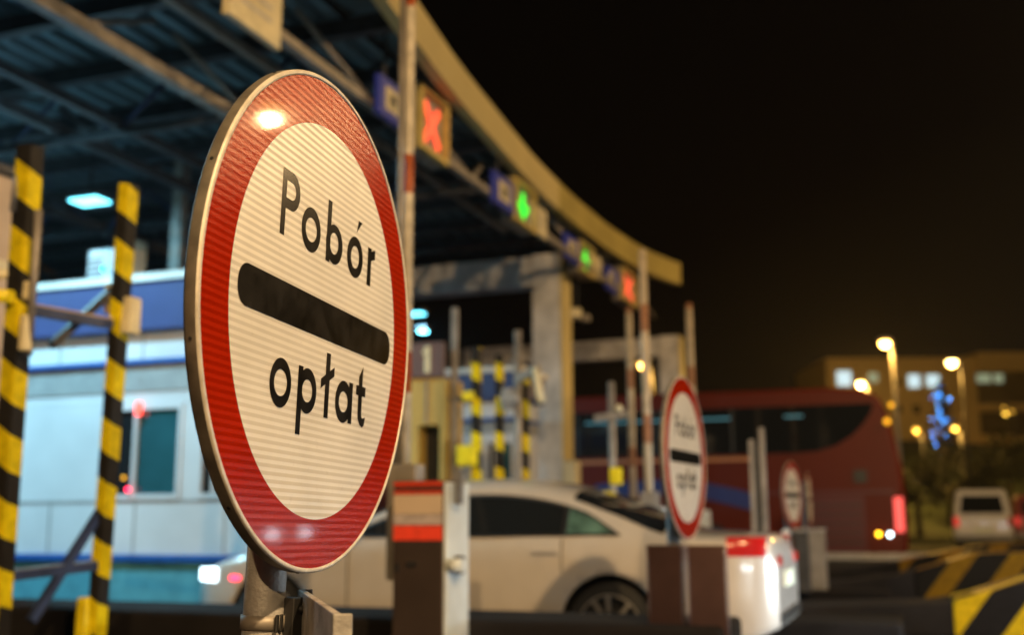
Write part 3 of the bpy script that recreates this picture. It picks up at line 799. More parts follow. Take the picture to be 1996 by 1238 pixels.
# LED luminaires under the canopy
def led(x, y, z, power, label, sz=(0.46, 0.30), m='led_panel', seen=True, rz=0.0):
    r = thing('canopy_light', label, 'ceiling light', (x, y, z), 'LED lights hung under the canopy')
    box(x - sz[0] / 2 - .04, x + sz[0] / 2 + .04, y - sz[1] / 2 - .04, y + sz[1] / 2 + .04, z + .03, z + .12).build('housing', 'steel_dark', r, bevel=0.01)
    box(x - sz[0] / 2, x + sz[0] / 2, y - sz[1] / 2, y + sz[1] / 2, z, z + .028).build('diffuser', m, r)
    MB().tube((x, y, z + .12), (x, y, 6.23), 0.015, n=8).build('hanger', 'steel_dark', r)
    area('lamp_glow', r, (x, y, z - 0.02), power, LED, sz[0], (0, 0, -1), 175, sz[1])
    return r
led(-10.52, 11.8, 5.45, 110, 'big cyan LED panel lamp above the long booth, between the two striped posts')
led(-9.95, 21.2, 5.45, 160, 'cyan lamp just past the right edge of the big sign', (0.4, 0.25))
led(-9.98, 23.3 - 1.6, 5.15, 60, 'small round cyan lamp hanging over the second booth', (0.16, 0.16), 'led_small')
led(-8.6, 7.6, 5.6, 380, 'LED panel lamp over the near lane, above the frame', (0.6, 0.4))
led(-12.2, 7.4, 5.6, 380, 'LED panel lamp over the near lane, deeper under the canopy', (0.6, 0.4))
led(-14.5, 11.6, 5.6, 220, 'LED panel lamp over the middle lane, far inside the canopy', (0.6, 0.4))

# white portal frames
def portal(px, ytop, Y, z1, wdt, label, x_end=-11, th=0.55, yb=0.5):
    c = atY(px, ytop, Y)
    r = thing('portal_frame', label, 'portal', (c.x, Y, 0), 'white portal frames carrying the canopy')
    box(c.x - wdt / 2, c.x + wdt / 2 - 0.002, Y, Y + yb, 0.2, z1).build('column', 'portal', r, bevel=0.01)
    box(c.x + wdt / 2, c.x + wdt / 2 + 0.03, Y - 0.02, Y + yb + .02, 2.05, z1 - .01).build('lit_edge', 'cream', r)  # sodium light on the column side put into a cream strip
    box(x_end, c.x - wdt / 2 - 0.002, Y + .04, Y + yb - .04, z1 - th, z1 - 0.02).build('beam', 'portal', r, bevel=0.01)
    box(c.x + wdt / 2 + .035, c.x + wdt / 2 + .25, Y - .1, Y + .2, 1.5, 2.02).build('electric_box', 'card', r, bevel=0.02)
    return r
portal(1064, 497, 17.2, atY(1064, 494, 17.2).z, 0.50, 'big pale portal column and beam right of the striped posts', th=0.52)
portal(1303, 656, 26.4, atY(1303, 654, 26.4).z, 0.50, 'second, farther portal frame seen behind the raised booms', th=0.5)

# lane signs hung from the front truss
def hang(r, x, y, z):
    g = MB(); g.tube((x - .1, y, z), (x - .1, y, 6.2), 0.018, n=8); g.build('hanger', 'steel_dark', r)
def lane_sign(pxa, pxb, pyc, X, z0, z1, kind, label):
    Ya, Yb = None, None
    va, vb = ray(pxa, pyc), ray(pxb, pyc)
    Ya = X / va.x * va.y; Yb = X / vb.x * vb.y
    r = thing('lane_signal' if kind in 'xg' else 'lane_sign', label, 'traffic light' if kind in 'xg' else 'sign', (X, (Ya + Yb) / 2, z0), 'overhead lane signs and signals')
    ym = (Ya + Yb) / 2; hh = (z1 - z0); zc = (z0 + z1) / 2; wy = (Yb - Ya)
    if kind == 'b':
        box(X - .06, X, Ya, Yb, z0, z1).build('panel', 'blue_sign', r)
        cdp = box(X + .002, X + .008, Ya + wy * .22, Ya + wy * .78, z0 + hh * .2, z0 + hh * .8).build('card', 'card', r)
        g = MB(); g.box(X + .010, X + .013, ym - wy * .13, ym + wy * .13, zc - hh * .16, zc - hh * .10); g.box(X + .010, X + .013, ym - wy * .10, ym + wy * .12, zc - hh * .06, zc + hh * .14)
        g.build('pictogram', 'steel_dark', cdp)
    elif kind == 'w':
        box(X - .06, X, Ya, Yb, z0, z1).build('panel', 'card', r)
        g = MB()
        for k in range(3): g.box(X + .002, X + .005, ym - wy * .3, ym + wy * .3, z0 + hh * (.3 + .2 * k), z0 + hh * (.3 + .2 * k) + hh * .05)
        g.build('text_line', 'sign_grey', r)
    else:
        box(X - .22, X - .05, Ya, Yb, z0, z1).build('housing', 'steel_grey' if kind == 'x' else 'steel_grey', r)
        g = MB(); e = .055
        g.box(X - .048, X + .03, Ya, Yb, z0, z0 + e); g.box(X - .048, X + .03, Ya, Yb, z1 - e, z1)
        g.box(X - .048, X + .03, Ya, Ya + e, z0 + e, z1 - e); g.box(X - .048, X + .03, Yb - e, Yb, z0 + e, z1 - e)
        g.build('hood', 'yellowed', r)
        g = MB(); t = min(wy, hh) * .13; a = hh * .30; b = wy * .26
        if kind == 'x':
            g.beam((X - .03, ym - b, zc - a), (X - .03, ym + b, zc + a), t, 0.02, (1, 0, 0)); g.beam((X - .026, ym - b, zc + a), (X - .026, ym + b, zc - a), t, 0.02, (1, 0, 0))
            g.build('red_cross', 'red_x', r)
        else:
            g.beam((X - .03, ym, zc - a * .9), (X - .03, ym, zc + a), t, 0.02, (1, 0, 0))
            g.prism([(X - .028, ym, zc - a * 1.1), (X - .028, ym - b * 1.0, zc), (X - .028, ym - b * .5, zc + a * .25), (X - .028, ym, zc - a * .3), (X - .028, ym + b * .5, zc + a * .25), (X - .028, ym + b, zc)], (0.01, 0, 0))
            g.build('green_arrow', 'green_led', r)
    hang(r, X, ym, z1)
    return r
M['yellowed'] = mat('yellowed_metal', (0.62, 0.48, 0.16), 0.5, 0.3, var=0.1)
zz = lambda px, py, X: (CAM + ray(px, py) * (X / ray(px, py).x)).z
def lsg(pxa, pxb, X, yt, yb, kind, label):
    pm = (pxa + pxb) / 2
    return lane_sign(pxa, pxb, (yt + yb) / 2, X, zz(pm, yb, X), zz(pm, yt, X), kind, label)
lsg(447, 550, -4.62, -70, 62, 'w', 'brightly lit cream lane sign cut off by the top edge, above the big sign')
lsg(740, 789, -4.88, 160, 235, 'b', 'blue sign with a yellow card directly left of the raised boom and red cross')
lsg(818, 872, -4.90, 182, 306, 'x', 'large lane signal showing a red cross, framed in yellow metal')
lsg(964, 1001, -4.95, 345, 405, 'b', 'blue sign with a pale card left of the bright green arrow')
lsg(1003, 1043, -4.97, 360, 442, 'g', 'lane signal with the bright green arrow')
lsg(1040, 1066, -4.97, 404, 458, 'w', 'cream board directly right of the bright green arrow')
lsg(1103, 1129, -5.02, 462, 508, 'b', 'blue sign with a pale card above the portal column edge')
lsg(1131, 1157, -5.02, 478, 536, 'g', 'farther lane signal with the dim green arrow')
lsg(1153, 1172, -5.02, 498, 540, 'w', 'cream board right of the dim green arrow')
lsg(1184, 1200, -5.02, 523, 567, 'b', 'small blue sign with pale card, farther of the two left of the orange-red signal')
lsg(1203, 1218, -5.02, 536, 574, 'b', 'small blue sign touching the far orange-red signal')
lsg(1214, 1240, -4.95, 530, 592, 'x', 'far lane signal glowing orange-red beside the tall cream boom')

c = atY(1130, 612, 18.0)
r = thing('floodlight', 'unlit yellowish floodlight hanging under the canopy just right of the portal column', 'floodlight', (c.x, 18.0, c.z))
box(c.x - .22, c.x + .02, 17.9, 18.15, c.z - .08, c.z + .10, 0.3).build('housing', 'card', r, bevel=.03)
box(c.x + .03, c.x + .17, 17.95, 18.1, c.z - .14, c.z - .02).build('bracket', 'steel_grey', r, bevel=.02)
MB().tube((c.x - .05, 18.02, c.z + .1), (c.x - .05, 18.02, 5.95), .02, n=8).build('hanger', 'steel_dark', r)

# ================================================================ cars
def interp(tab, x):
    if x <= tab[0][0]: return tab[0][1]
    if x >= tab[-1][0]: return tab[-1][1]
    for i in range(len(tab) - 1):
        (a, va), (b, vb) = tab[i], tab[i + 1]
        if a <= x <= b:
            t = (x - a) / (b - a)
            m0 = (vb - tab[i - 1][1]) / (b - tab[i - 1][0]) if i > 0 else (vb - va) / (b - a)
            m1 = (tab[i + 2][1] - va) / (tab[i + 2][0] - a) if i + 2 < len(tab) else (vb - va) / (b - a)
            h = b - a
            return (2*t**3 - 3*t**2 + 1) * va + (t**3 - 2*t**2 + t) * h * m0 + (-2*t**3 + 3*t**2) * vb + (t**3 - t**2) * h * m1
ZT = [(-2.56, 0.84), (-2.50, 0.955), (-2.30, 0.995), (-2.0, 1.01), (-1.78, 1.055), (-1.4, 1.215), (-1.0, 1.35), (-0.6, 1.415), (-0.2, 1.42), (0.05, 1.385), (0.3, 1.31), (0.75, 1.10), (1.05, 0.97), (1.5, 0.90), (1.95, 0.80), (2.2, 0.69), (2.33, 0.56)]
W0 = [(-2.56, 0.66), (-2.45, 0.78), (-2.2, 0.86), (-1.7, 0.905), (-1.0, 0.91), (1.0, 0.91), (1.6, 0.89), (2.0, 0.80), (2.2, 0.68), (2.33, 0.52)]
ZB = [(-2.56, 0.34), (-2.3, 0.24), (-1.8, 0.19), (1.8, 0.18), (2.33, 0.26)]
BELT = 0.93
def cw(x, z):
    w_ = interp(W0, x)
    if z > BELT: w_ -= (z - BELT) * 0.60 + 0.012
    elif z < 0.55: w_ -= (0.55 - z) ** 2 * 0.35
    elif z > 0.80: w_ -= (z - 0.80) * 0.08
    return w_
def rr_(x): return 0.10 + 0.05 * max(0, min(1, (interp(ZT, x) - 0.95) / 0.3))
def sect(x, ns=12, nt=9):
    zt, zb = interp(ZT, x), interp(ZB, x); r = rr_(x); zs = zt - r; out = []
    for k in range(ns): z = zb + (zs - zb) * k / (ns - 1); out.append((cw(x, z), z))
    ws = cw(x, zs)
    for k in range(1, nt + 1):
        t = math.pi / 2 * k / nt
        out.append((ws * max(0, math.cos(t)) ** 0.62, zs + r * math.sin(t) ** 0.75))
    return out
def make_car(label, group, paint='car_white'):
    root = thing('parked_car' if False else 'car', label, 'car', (0, 0, 0), group)
    g = MB(); rows = []
    xs = [-2.56 + (4.89) * k / 84 for k in range(85)]
    for x in xs:
        s = sect(x); row = [g.bm.verts.new(Vector((x, y, z))) for y, z in s] + [g.bm.verts.new(Vector((x, -y, z))) for y, z in s[-2::-1]]
        rows.append(row)
    n = len(rows[0])
    for a, b in zip(rows[:-1], rows[1:]):
        for k in range(n - 1):
            f = g.bm.faces.new((a[k], a[k + 1], b[k + 1], b[k])); f.smooth = True
        g.bm.faces.new((a[n - 1], a[0], b[0], b[n - 1]))
    g.bm.faces.new(rows[0]); g.bm.faces.new(rows[-1][::-1])
    body = g.build('body', paint, root)
    cut = MB()
    for x in (-1.40, 1.40):
        for s in (-1, 1): cut.tube((x, s * 0.60, 0.335), (x, s * 1.2, 0.335), 0.372, n=40)
    co = cut.build('cutter', 'black')
    md = body.modifiers.new('arches', 'BOOLEAN'); md.object = co; md.operation = 'DIFFERENCE'; md.solver = 'EXACT'
    dg = bpy.context.evaluated_depsgraph_get(); dg.update()
    me = bpy.data.meshes.new_from_object(body.evaluated_get(dg))
    body.modifiers.clear(); body.data = me
    me.materials.clear(); me.materials.append(M[paint])
    bpy.data.objects.remove(co)
    for x in (-1.40, 1.40):
        for s in (-1, 1):
            g = MB(); g.tube((x, s * 0.605, 0.335), (x, s * 0.875, 0.335), 0.368, n=32, caps=False)
            g.tube((x, s * 0.600, 0.335), (x, s * 0.606, 0.335), 0.368, n=32)
            g.build('arch_liner', 'rubber', root)
            # wheel
            def ring(prof, mname, nm, par):
                g = MB(); rs = []
                for r, y in prof: rs.append([g.bm.verts.new(Vector((x + r * math.cos(2 * math.pi * k / 40), s * y, 0.325 + r * math.sin(2 * math.pi * k / 40)))) for k in range(40)])
                for a, b in zip(rs[:-1], rs[1:]):
                    for k in range(40): f = g.bm.faces.new((a[k], a[(k + 1) % 40], b[(k + 1) % 40], b[k])); f.smooth = True
                return g.build(nm, mname, par)
            wh = ring([(0.235, 0.70), (0.30, 0.695), (0.322, 0.72), (0.325, 0.80), (0.322, 0.87), (0.30, 0.893), (0.238, 0.888)], 'rubber', 'wheel', root)
            ring([(0.238, 0.889), (0.232, 0.880), (0.222, 0.86), (0.215, 0.80), (0.0, 0.795)], 'steel_dark', 'rim_barrel', wh)
            g = MB()
            for k in range(10):
                a = 2 * math.pi * (k // 2) / 5 + (0.17 if k % 2 else -0.17); a2 = 2 * math.pi * (k // 2) / 5 + (0.26 if k % 2 else -0.26)
                g.beam((x + 0.04 * math.cos(a), s * 0.868, 0.325 + 0.04 * math.sin(a)), (x + 0.226 * math.cos(a2), s * 0.882, 0.325 + 0.226 * math.sin(a2)), 0.030, 0.02, (0, 1, 0))
            g.tube((x, s * 0.83, 0.325), (x, s * 0.886, 0.325), 0.055, n=20)
            for k in range(40):
                a, b = 2 * math.pi * k / 40, 2 * math.pi * (k + 1) / 40
                g.beam((x + 0.232 * math.cos(a), s * 0.886, 0.325 + 0.232 * math.sin(a)), (x + 0.232 * math.cos(b), s * 0.886, 0.325 + 0.232 * math.sin(b)), 0.014, 0.014, (0, 1, 0))
            g.build('rim', 'alloy', wh)
    # side glass
    def side_strip(xa, xb, zlo, zhi, s, off, nm, mname, n=26, m_=6, par=root):
        g = MB(); P = []
        for i in range(n + 1):
            x = xa + (xb - xa) * i / n; lo, hi = zlo(x), max(zlo(x) + 0.002, zhi(x)); P.append([g.bm.verts.new(Vector((x, s * (cw(x, lo + (hi - lo) * j / m_) + off), lo + (hi - lo) * j / m_))) for j in range(m_ + 1)])
        for a, b in zip(P[:-1], P[1:]):
            for j in range(m_): f = g.bm.faces.new((a[j], a[j + 1], b[j + 1], b[j])); f.smooth = True
        return g.build(nm, mname, par)
    zlo = lambda x: 0.958 + 0.012 * max(0, -x)
    zhi = lambda x: min(interp(ZT, x) - rr_(x) + 0.012, 1.335) if x > -1.0 else min(interp(ZT, x) - rr_(x) + 0.012, zlo(-1.50) + (x + 1.50) * 0.62)
    for s in (1, -1):
        side_strip(-1.49, 0.86, zlo, zhi, s, 0.006, 'window_trim', 'car_black')
        for xa, xb, mm in ((-1.43, -1.08, 'quarter_glass'), (-1.04, -0.24, 'glass'), (-0.14, 0.74, 'glass')):
            side_strip(xa, xb, lambda x: zlo(x) + .02, lambda x: zhi(x) - .022, s, 0.010, 'side_window', mm)
        # seams, handles, sill
        g = MB()
        for xx in (0.70, -0.20, -1.05):
            zz0 = 0.26 if xx > -1 else 0.72
            for k in range(12):
                za, zb_ = zz0 + (0.95 - zz0) * k / 12, zz0 + (0.95 - zz0) * (k + 1) / 12
                g.beam((xx, s * (cw(xx, za) + .0005), za), (xx, s * (cw(xx, zb_) + .0005), zb_), 0.008, 0.004, (0, 1, 0))
        g.build('door_seam', 'car_black', root)
        for xx in (-0.05, -0.93):
            g = MB(); g.beam((xx - 0.10, s * (cw(xx, .86) + .02), .865), (xx + 0.10, s * (cw(xx, .86) + .02), .86), 0.026, 0.03); g.build('door_handle', paint, root, bevel=0.008)
        side_strip(-0.95, 0.95, lambda x: 0.185, lambda x: 0.26, s, 0.008, 'sill_trim', 'car_black')
        g = MB(); g.sphere((0.62, s * 1.0, 1.00), 0.085, 14, 0.75); g.build('wing_mirror', paint, root)
        # lamps
        side_strip(-2.50, -2.24, lambda x: 0.83 + 0.04 * max(0, (x + 2.35)), lambda x: 0.965, s, 0.010, 'tail_light', 'tail', 14)
        side_strip(1.96, 2.25, lambda x: 0.60, lambda x: 0.60 + 0.12 * (1 - max(0, (x - 1.9)) * .4), s, 0.010, 'headlight', 'head', 14)
        side_strip(1.70, 1.80, lambda x: 0.62, lambda x: 0.65, s, 0.008, 'side_marker', 'red_dot', 4)
    # screens
    def top_sheet(xa, xb, t0, off, nm, mname):
        g = MB(); P = []
        for i in range(17):
            x = xa + (xb - xa) * i / 16; zt = interp(ZT, x); r = rr_(x); zs = zt - r; ws = cw(x, zs); row = []
            for j in range(-10, 11):
                t = math.pi / 2 - abs(j) / 10 * (math.pi / 2 - t0)
                row.append(g.bm.verts.new(Vector((x, math.copysign(ws * max(0, math.cos(t)) ** 0.62 if j else 0.0, j), zs + r * math.sin(t) ** 0.75 + off))))
            P.append(row)
        for a, b in zip(P[:-1], P[1:]):
            for j in range(20): f = g.bm.faces.new((a[j], a[j + 1], b[j + 1], b[j])); f.smooth = True
        return g.build(nm, mname, root)
    top_sheet(-1.80, -1.10, 0.32, 0.006, 'rear_window', 'glass')
    top_sheet(0.28, 1.0, 0.32, 0.006, 'windscreen', 'glass')
    # rear face details
    g = MB(); g.box(-2.575, -2.562, -0.26, 0.26, 0.60, 0.71); g.build('number_plate', 'plate', root)
    g = MB(); g.box(-2.58, -2.56, -0.60, 0.60, 0.36, 0.44); g.build('bumper_insert', 'car_black', root, bevel=0.01)
    g = MB(); g.box(-2.572, -2.56, -0.62, -0.45, 0.76, 0.83); g.build('tail_light', 'tail', root); g = MB(); g.box(-2.572, -2.56, 0.45, 0.62, 0.76, 0.83); g.build('tail_light', 'tail', root)
    g = MB(); g.box(2.325, 2.34, -0.42, 0.42, 0.34, 0.56); g.build('grille', 'car_black', root)
    for s in (-1, 1):
        pass
        g = MB(); g.tube((2.2, s * 0.52, 0.36), (2.325, s * 0.50, 0.36), 0.045, n=16); g.build('fog_lamp', 'alloy', root)
    return root
car = make_car('white saloon car with bright headlight and lit tail light driving left through the lane', 'white cars in the lanes')
CARPOS = Vector((-3.52, 8.72, 0))
car.location = CARPOS; car.rotation_euler = (0, 0, math.pi)
# two more cars queue just outside the right edge of the picture; their headlights light this one
def queue_car(X, Y, label, pw):
    pw *= 0.45
    c = dup(car, (X, Y, 0), math.pi, label)
    for s in (-1, 1):
        h = MB().tube((2.26, s * 0.60, 0.665), (2.315, s * 0.60, 0.665), 0.075, n=16).build('headlight', 'head_hot'); h.parent = c
        l = spot('headlight_beam', None, (0, 0, 0), pw, (0.80, 0.93, 1.0), (1, 0, -0.06), 64, 0.7, 0.05)
        l.parent = c; l.location = (2.36, s * 0.60, 0.665); l.rotation_euler = Vector((1, 0, -0.03)).to_track_quat('-Z', 'Y').to_euler()
        l.name = 'headlight_beam'
    return c
queue_car(4.6, 8.75, 'second white car waiting behind the first, just outside the picture', 900)
queue_car(5.4, 13.31, 'third white car waiting in the middle lane, just outside the picture', 160)
queue_car(3.6, 4.2, 'fourth white car approaching in the nearest lane, just outside the picture', 110)

# ================================================================ coach
bus = thing('coach', 'long red coach with dark swooping windows behind the second round sign', 'bus', (-6, 22, 0))
Yb = 22.0
prof = [(-12.3, .34), (-.35, .34), (-.24, .50), (-.20, 1.0), (-.27, 2.1), (-.42, 3.0), (-.58, 3.36), (-.85, 3.52), (-1.5, 3.58), (-12.0, 3.62), (-12.35, 3.3), (-12.5, 1.5)]
MB().prism([(x, Yb, z) for x, z in prof], (0, 2.5, 0)).build('body', 'bus_red', bus, bevel=0.06)
win = [(-12.2, 2.34), (-2.2, 2.33), (-1.75, 2.36), (-1.40, 2.46), (-1.10, 2.64), (-.88, 2.86), (-.74, 3.06), (-.68, 3.24), (-12.2, 3.28)]
MB().prism([(x, Yb - .012, z) for x, z in win], (0, .01, 0)).build('window_band', 'glass', bus)
g = MB()
for x in (-3.4, -5.0, -6.6, -8.2): g.box(x, x + .06, Yb - .016, Yb - .013, 2.36, 3.22)
g.build('window_pillar', 'car_black', bus)
g = MB()
for a, b in ((-6.4, -3.4), (-2.35, -2.0)): g.box(a, b, Yb - .02, Yb - .016, 3.02, 3.06)
g.build('interior_strip_light', mat('cabin_strip', (0.1, 0.3, 0.4), 0.4, emit=(0.06, 0.3, 0.42), es=0.35, var=0), bus)
g = MB(); g.box(-6.5, -3.0, Yb - .008, Yb - .003, 2.20, 2.27); g.build('tan_stripe', 'bus_tan', bus)
sw = [(-6.2, 1.78), (-5.0, 1.86), (-4.0, 1.80), (-3.2, 1.62), (-2.9, 1.50), (-3.0, 1.22), (-3.5, 1.36), (-4.2, 1.52), (-5.0, 1.58), (-6.2, 1.50)]
MB().prism([(x, Yb - .012, z) for x, z in sw], (0, .008, 0)).build('blue_swoosh', 'bus_blue', bus)
box(-2.0, -.95, Yb - .012, Yb - .003, .36, 1.50).build('engine_panel', 'bus_maroon', bus)
g = MB()
for k in range(5): g.box(-1.95, -1.0, Yb - .018, Yb - .013, .62 + k * .17, .65 + k * .17)
g.build('panel_slat', 'car_black', bus)
box(-2.95, -.42, Yb - .010, Yb - .004, 1.53, 1.60).build('crease', 'bus_maroon', bus)
box(-1.12, -.88, Yb - .014, Yb - .004, 1.74, 1.98).build('filler_flap', 'car_black', bus)
box(-.43, -.27, Yb - .03, Yb + .3, .82, 1.46).build('tail_light', mat('coach_tail', (.6, .05, .05), .3, emit=(1, .12, .10), es=1.3, var=0), bus, bevel=0.02)
for px, py, mm, rd in ((1713, 1042, 'amber', .040), (1735, 1043, 'white_led', .040), (1492, 1040, 'amber', .038), (1737, 790, 'amber_low', .05), (1729, 822, 'amber_low', .06)):  # last two are added glowing glints for reflections, not lamps
    p = atY(px, py, Yb - .03); MB().sphere(p, rd).build('marker_or_glint', mm, bus)
p = atY(1738, 790, Yb - .05)
for x in (-9.9, -3.9):
    MB().tube((x, Yb - .02, .5), (x, Yb + .28, .5), .5, n=32).build('wheel', 'rubber', bus)
box(-12.2, -.3, Yb + .1, Yb + 2.4, .2, .338).build('underbody', 'car_black', bus)

# small grey vans parked farther off
def van(px0, px1, py0, d, paint, label, seen=True):
    a, b = atD(px0, py0, d), atD(px1, py0, d); zt = a.z
    dirv = (b - a); wd = math.hypot(dirv.x, dirv.y)
    r = thing('van', label, 'van', (0, 0, 0), 'vans parked beyond the plaza')
    w2 = wd / 2
    box(-w2, w2, 0, 3.6, 0.35, 1.15).build('body', paint, r, bevel=0.12)
    MB().prism([(-w2 + .03, 0.02, 1.10), (w2 - .03, 0.02, 1.10), (w2 - .16, 0.22, zt), (-w2 + .16, 0.22, zt)], (0, 3.0, 0)).build('cabin', paint, r, bevel=0.07)
    MB().prism([(-w2 + .22, -.012 + .03, 1.20), (w2 - .22, -.012 + .03, 1.20), (w2 - .30, .14, zt - .18), (-w2 + .30, .14, zt - .18)], (0, -.012, 0)).build('rear_window', 'glass', r)
    for s in (-1, 1):
        box(s * (w2 - .10) - .07, s * (w2 - .10) + .07, -.03, -.005, .80, 1.08).build('tail_light', 'tail_dim' if s < 0 else 'red_paint', r, bevel=.01)
        MB().tube((s * (w2 - .18) - .1, .5, .33), (s * (w2 - .18) + .1, .5, .33), .33, n=24).build('wheel', 'rubber', r)
    box(-.28, .28, -.02, -.005, .62, .76).build('number_plate', 'plate', r)
    box(-w2 + .02, w2 - .02, -.06, -.003, .40, .56).build('bumper', 'booth_grey', r, bevel=.02)
    c = (a + b) / 2; r.location = (c.x, c.y, 0); r.rotation_euler = (0, 0, math.atan2(dirv.y, dirv.x) - R(21))
    return r
v1 = van(1857, 1965, 955, 34, 'van_white', 'pale grey van seen from behind beyond the striped kerb noses')
p = (0.45, -.03, 1.05)
MB().sphere((0.42, 0.0, 1.22), .05).build('wiper_lamp', 'amber_low', v1)
v2 = van(1978, 2090, 965, 36, 'van_red', 'dark red vehicle with a glowing tail lamp at the right edge of the photo')
MB().box(-.86, -.68, -.10, -.05, .95, 1.45).build('tail_light', mat('orange_lamp', (.8, .2, .05), .4, emit=(1, .16, .03), es=2.0, var=0), v2)

# ================================================================ striped kerb noses
def nose(Y, wy, prof, x_s, label):
    mt = 'nose_stripe' if Y < 12 else 'nose_stripe_shaded'
    r = thing('kerb_nose', label, 'barrier', (0, Y, 0), 'striped concrete noses of the islands')
    top = lambda x: interp_l(prof, x)
    xs = [p for p in prof]
    striped = [(x_s, 0.004), (xs[-1][0], 0.004)] + [(x, z) for x, z in reversed(xs) if x > x_s] + [(x_s, top(x_s))]
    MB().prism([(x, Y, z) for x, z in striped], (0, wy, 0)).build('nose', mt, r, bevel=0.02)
    plain = [(xs[0][0], 0.004), (x_s - .003, 0.004), (x_s - .003, top(x_s) - .004)] + [(x, z - .004) for x, z in reversed(xs) if x < x_s]
    MB().prism([(x, Y + .01, z) for x, z in plain], (0, wy - .02, 0)).build('ramp', 'concrete', r, bevel=0.02)
    return r
def interp_l(t, x):
    for (a, va), (b, vb) in zip(t[:-1], t[1:]):
        if a <= x <= b: return va + (vb - va) * (x - a) / (b - a)
    return t[-1][1]
nose(11.25, 0.9, [(-2.0, .22), (-.6, .27), (.1, .30), (.4, .37), (.9, .53), (1.5, .70), (1.9, .62), (2.25, .42)], 0.24, 'nearest black and yellow kerb nose at the right edge, lowest in the photo')
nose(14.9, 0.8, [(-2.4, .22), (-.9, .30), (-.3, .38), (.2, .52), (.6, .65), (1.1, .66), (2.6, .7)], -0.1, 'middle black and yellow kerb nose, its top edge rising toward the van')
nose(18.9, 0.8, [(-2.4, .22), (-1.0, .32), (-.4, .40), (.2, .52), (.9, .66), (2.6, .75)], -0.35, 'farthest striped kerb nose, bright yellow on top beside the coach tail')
# low rails in front
t0 = atY(1600, 1092, 20.6)
r = thing('guard_rail', 'low pale rail running along the foot of the coach', 'railing', (t0.x, 20.6, 0))
MB().beam((-3.2, 20.6, .42), (1.4, 20.6, .42), .05, .12).build('rail', 'galv', r)
for k in range(4): box(-3.0 + k * 1.35, -2.94 + k * 1.35, 20.62, 20.68, 0.004, .40).build('post', 'steel_dark', r)

# ================================================================ street lamps
def street_lamp(x, y, z, label, m='sodium', rb=.16, power=0, arm=0.9, adir=(-1, 0), rp=.075, col=(1.0, 0.52, 0.10), pm='steel_dark'):
    r = thing('street_lamp', label, 'street lamp', (x, y, 0), 'sodium street lamps')
    bx, by = x - adir[0] * arm, y - adir[1] * arm
    MB().tube((bx, by, 0), (bx, by, z + .05), rp * 1.3, rp * .8, n=14).build('pole', pm, r)
    MB().tube((bx, by, z + .05), (x, y, z + .16), rp * .5, n=10).build('arm', 'galv_dull', r)
    h = MB(); h.sphere((x, y, z + .13), .26, 14, .42); h.build('head', 'galv_dull', r)
    MB().sphere((x, y, z), rb, 14, .8).build('bulb', m, r)
    if power: point('lamp_glow', r, (x, y, z - rb * .8 - .05), power, col, .12)
    return r
L = []
def lamp_px(px, py, d, label, **k):
    p = atD(px, py, d); return street_lamp(p.x, p.y, p.z, label, **k)
lamp_px(1725, 670, 38, 'brightest street lamp on a tall pole just right of the coach rear', m='sodium', rb=.17, power=170, arm=0.22, adir=(-1, 0), rp=.075, pm='galv_dull')
lamp_px(1855, 707, 48, 'street lamp right of the brightest one, in front of the long building', m='sodium_bulb', rb=.22, power=350, arm=0.35, adir=(-1, 0), rp=.045)
lamp_px(1678, 752, 58, 'street lamp glowing just above the coach roof, below the lit window row', m='sodium_bulb', rb=.12, power=5500, arm=0.3)
lamp_px(1253, 714, 33, 'single lamp shining right beside the tall cream boom', m='sodium', rb=.10, power=150, arm=.3)
lamp_px(1861, 836, 62, 'lamp at the lower right of the blue lit tree', m='sodium_far', rb=.13, power=250, arm=.3)
lamp_px(1786, 838, 66, 'dim amber lamp left of the blue lit tree', m='sodium_dim', rb=.2, power=150, arm=.3)
lamp_px(1960, 807, 76, 'yellow lamp, lower of the small cluster near the right edge', m='sodium_far', rb=.13, arm=.5)
lamp_px(1972, 803, 77, 'yellow lamp, right one of the small cluster near the right edge', m='sodium_dim', rb=.15, arm=.5)
lamp_px(1957, 795, 79, 'dimmest lamp, top one of the small cluster near the right edge', m='sodium_dim', rb=.10, arm=.5)
# tall masts on the approach, outside the picture: they light the sign faces, the fascia and the booths
street_lamp(6.3, 19.4, 8.6, 'tall approach mast outside the right edge of the picture', power=3000, col=SOD, rb=.22, arm=1.2, rp=.09)
street_lamp(4.4, -1.6, 7.4, 'tall approach mast behind the camera position, outside the picture', power=4900, col=SOD, rb=.22, arm=1.2, rp=.09)
street_lamp(5.0, -15.0, 9.0, 'farthest approach mast behind the camera position, outside the picture', power=7500, col=SOD, rb=.22, arm=1.2, rp=.09)

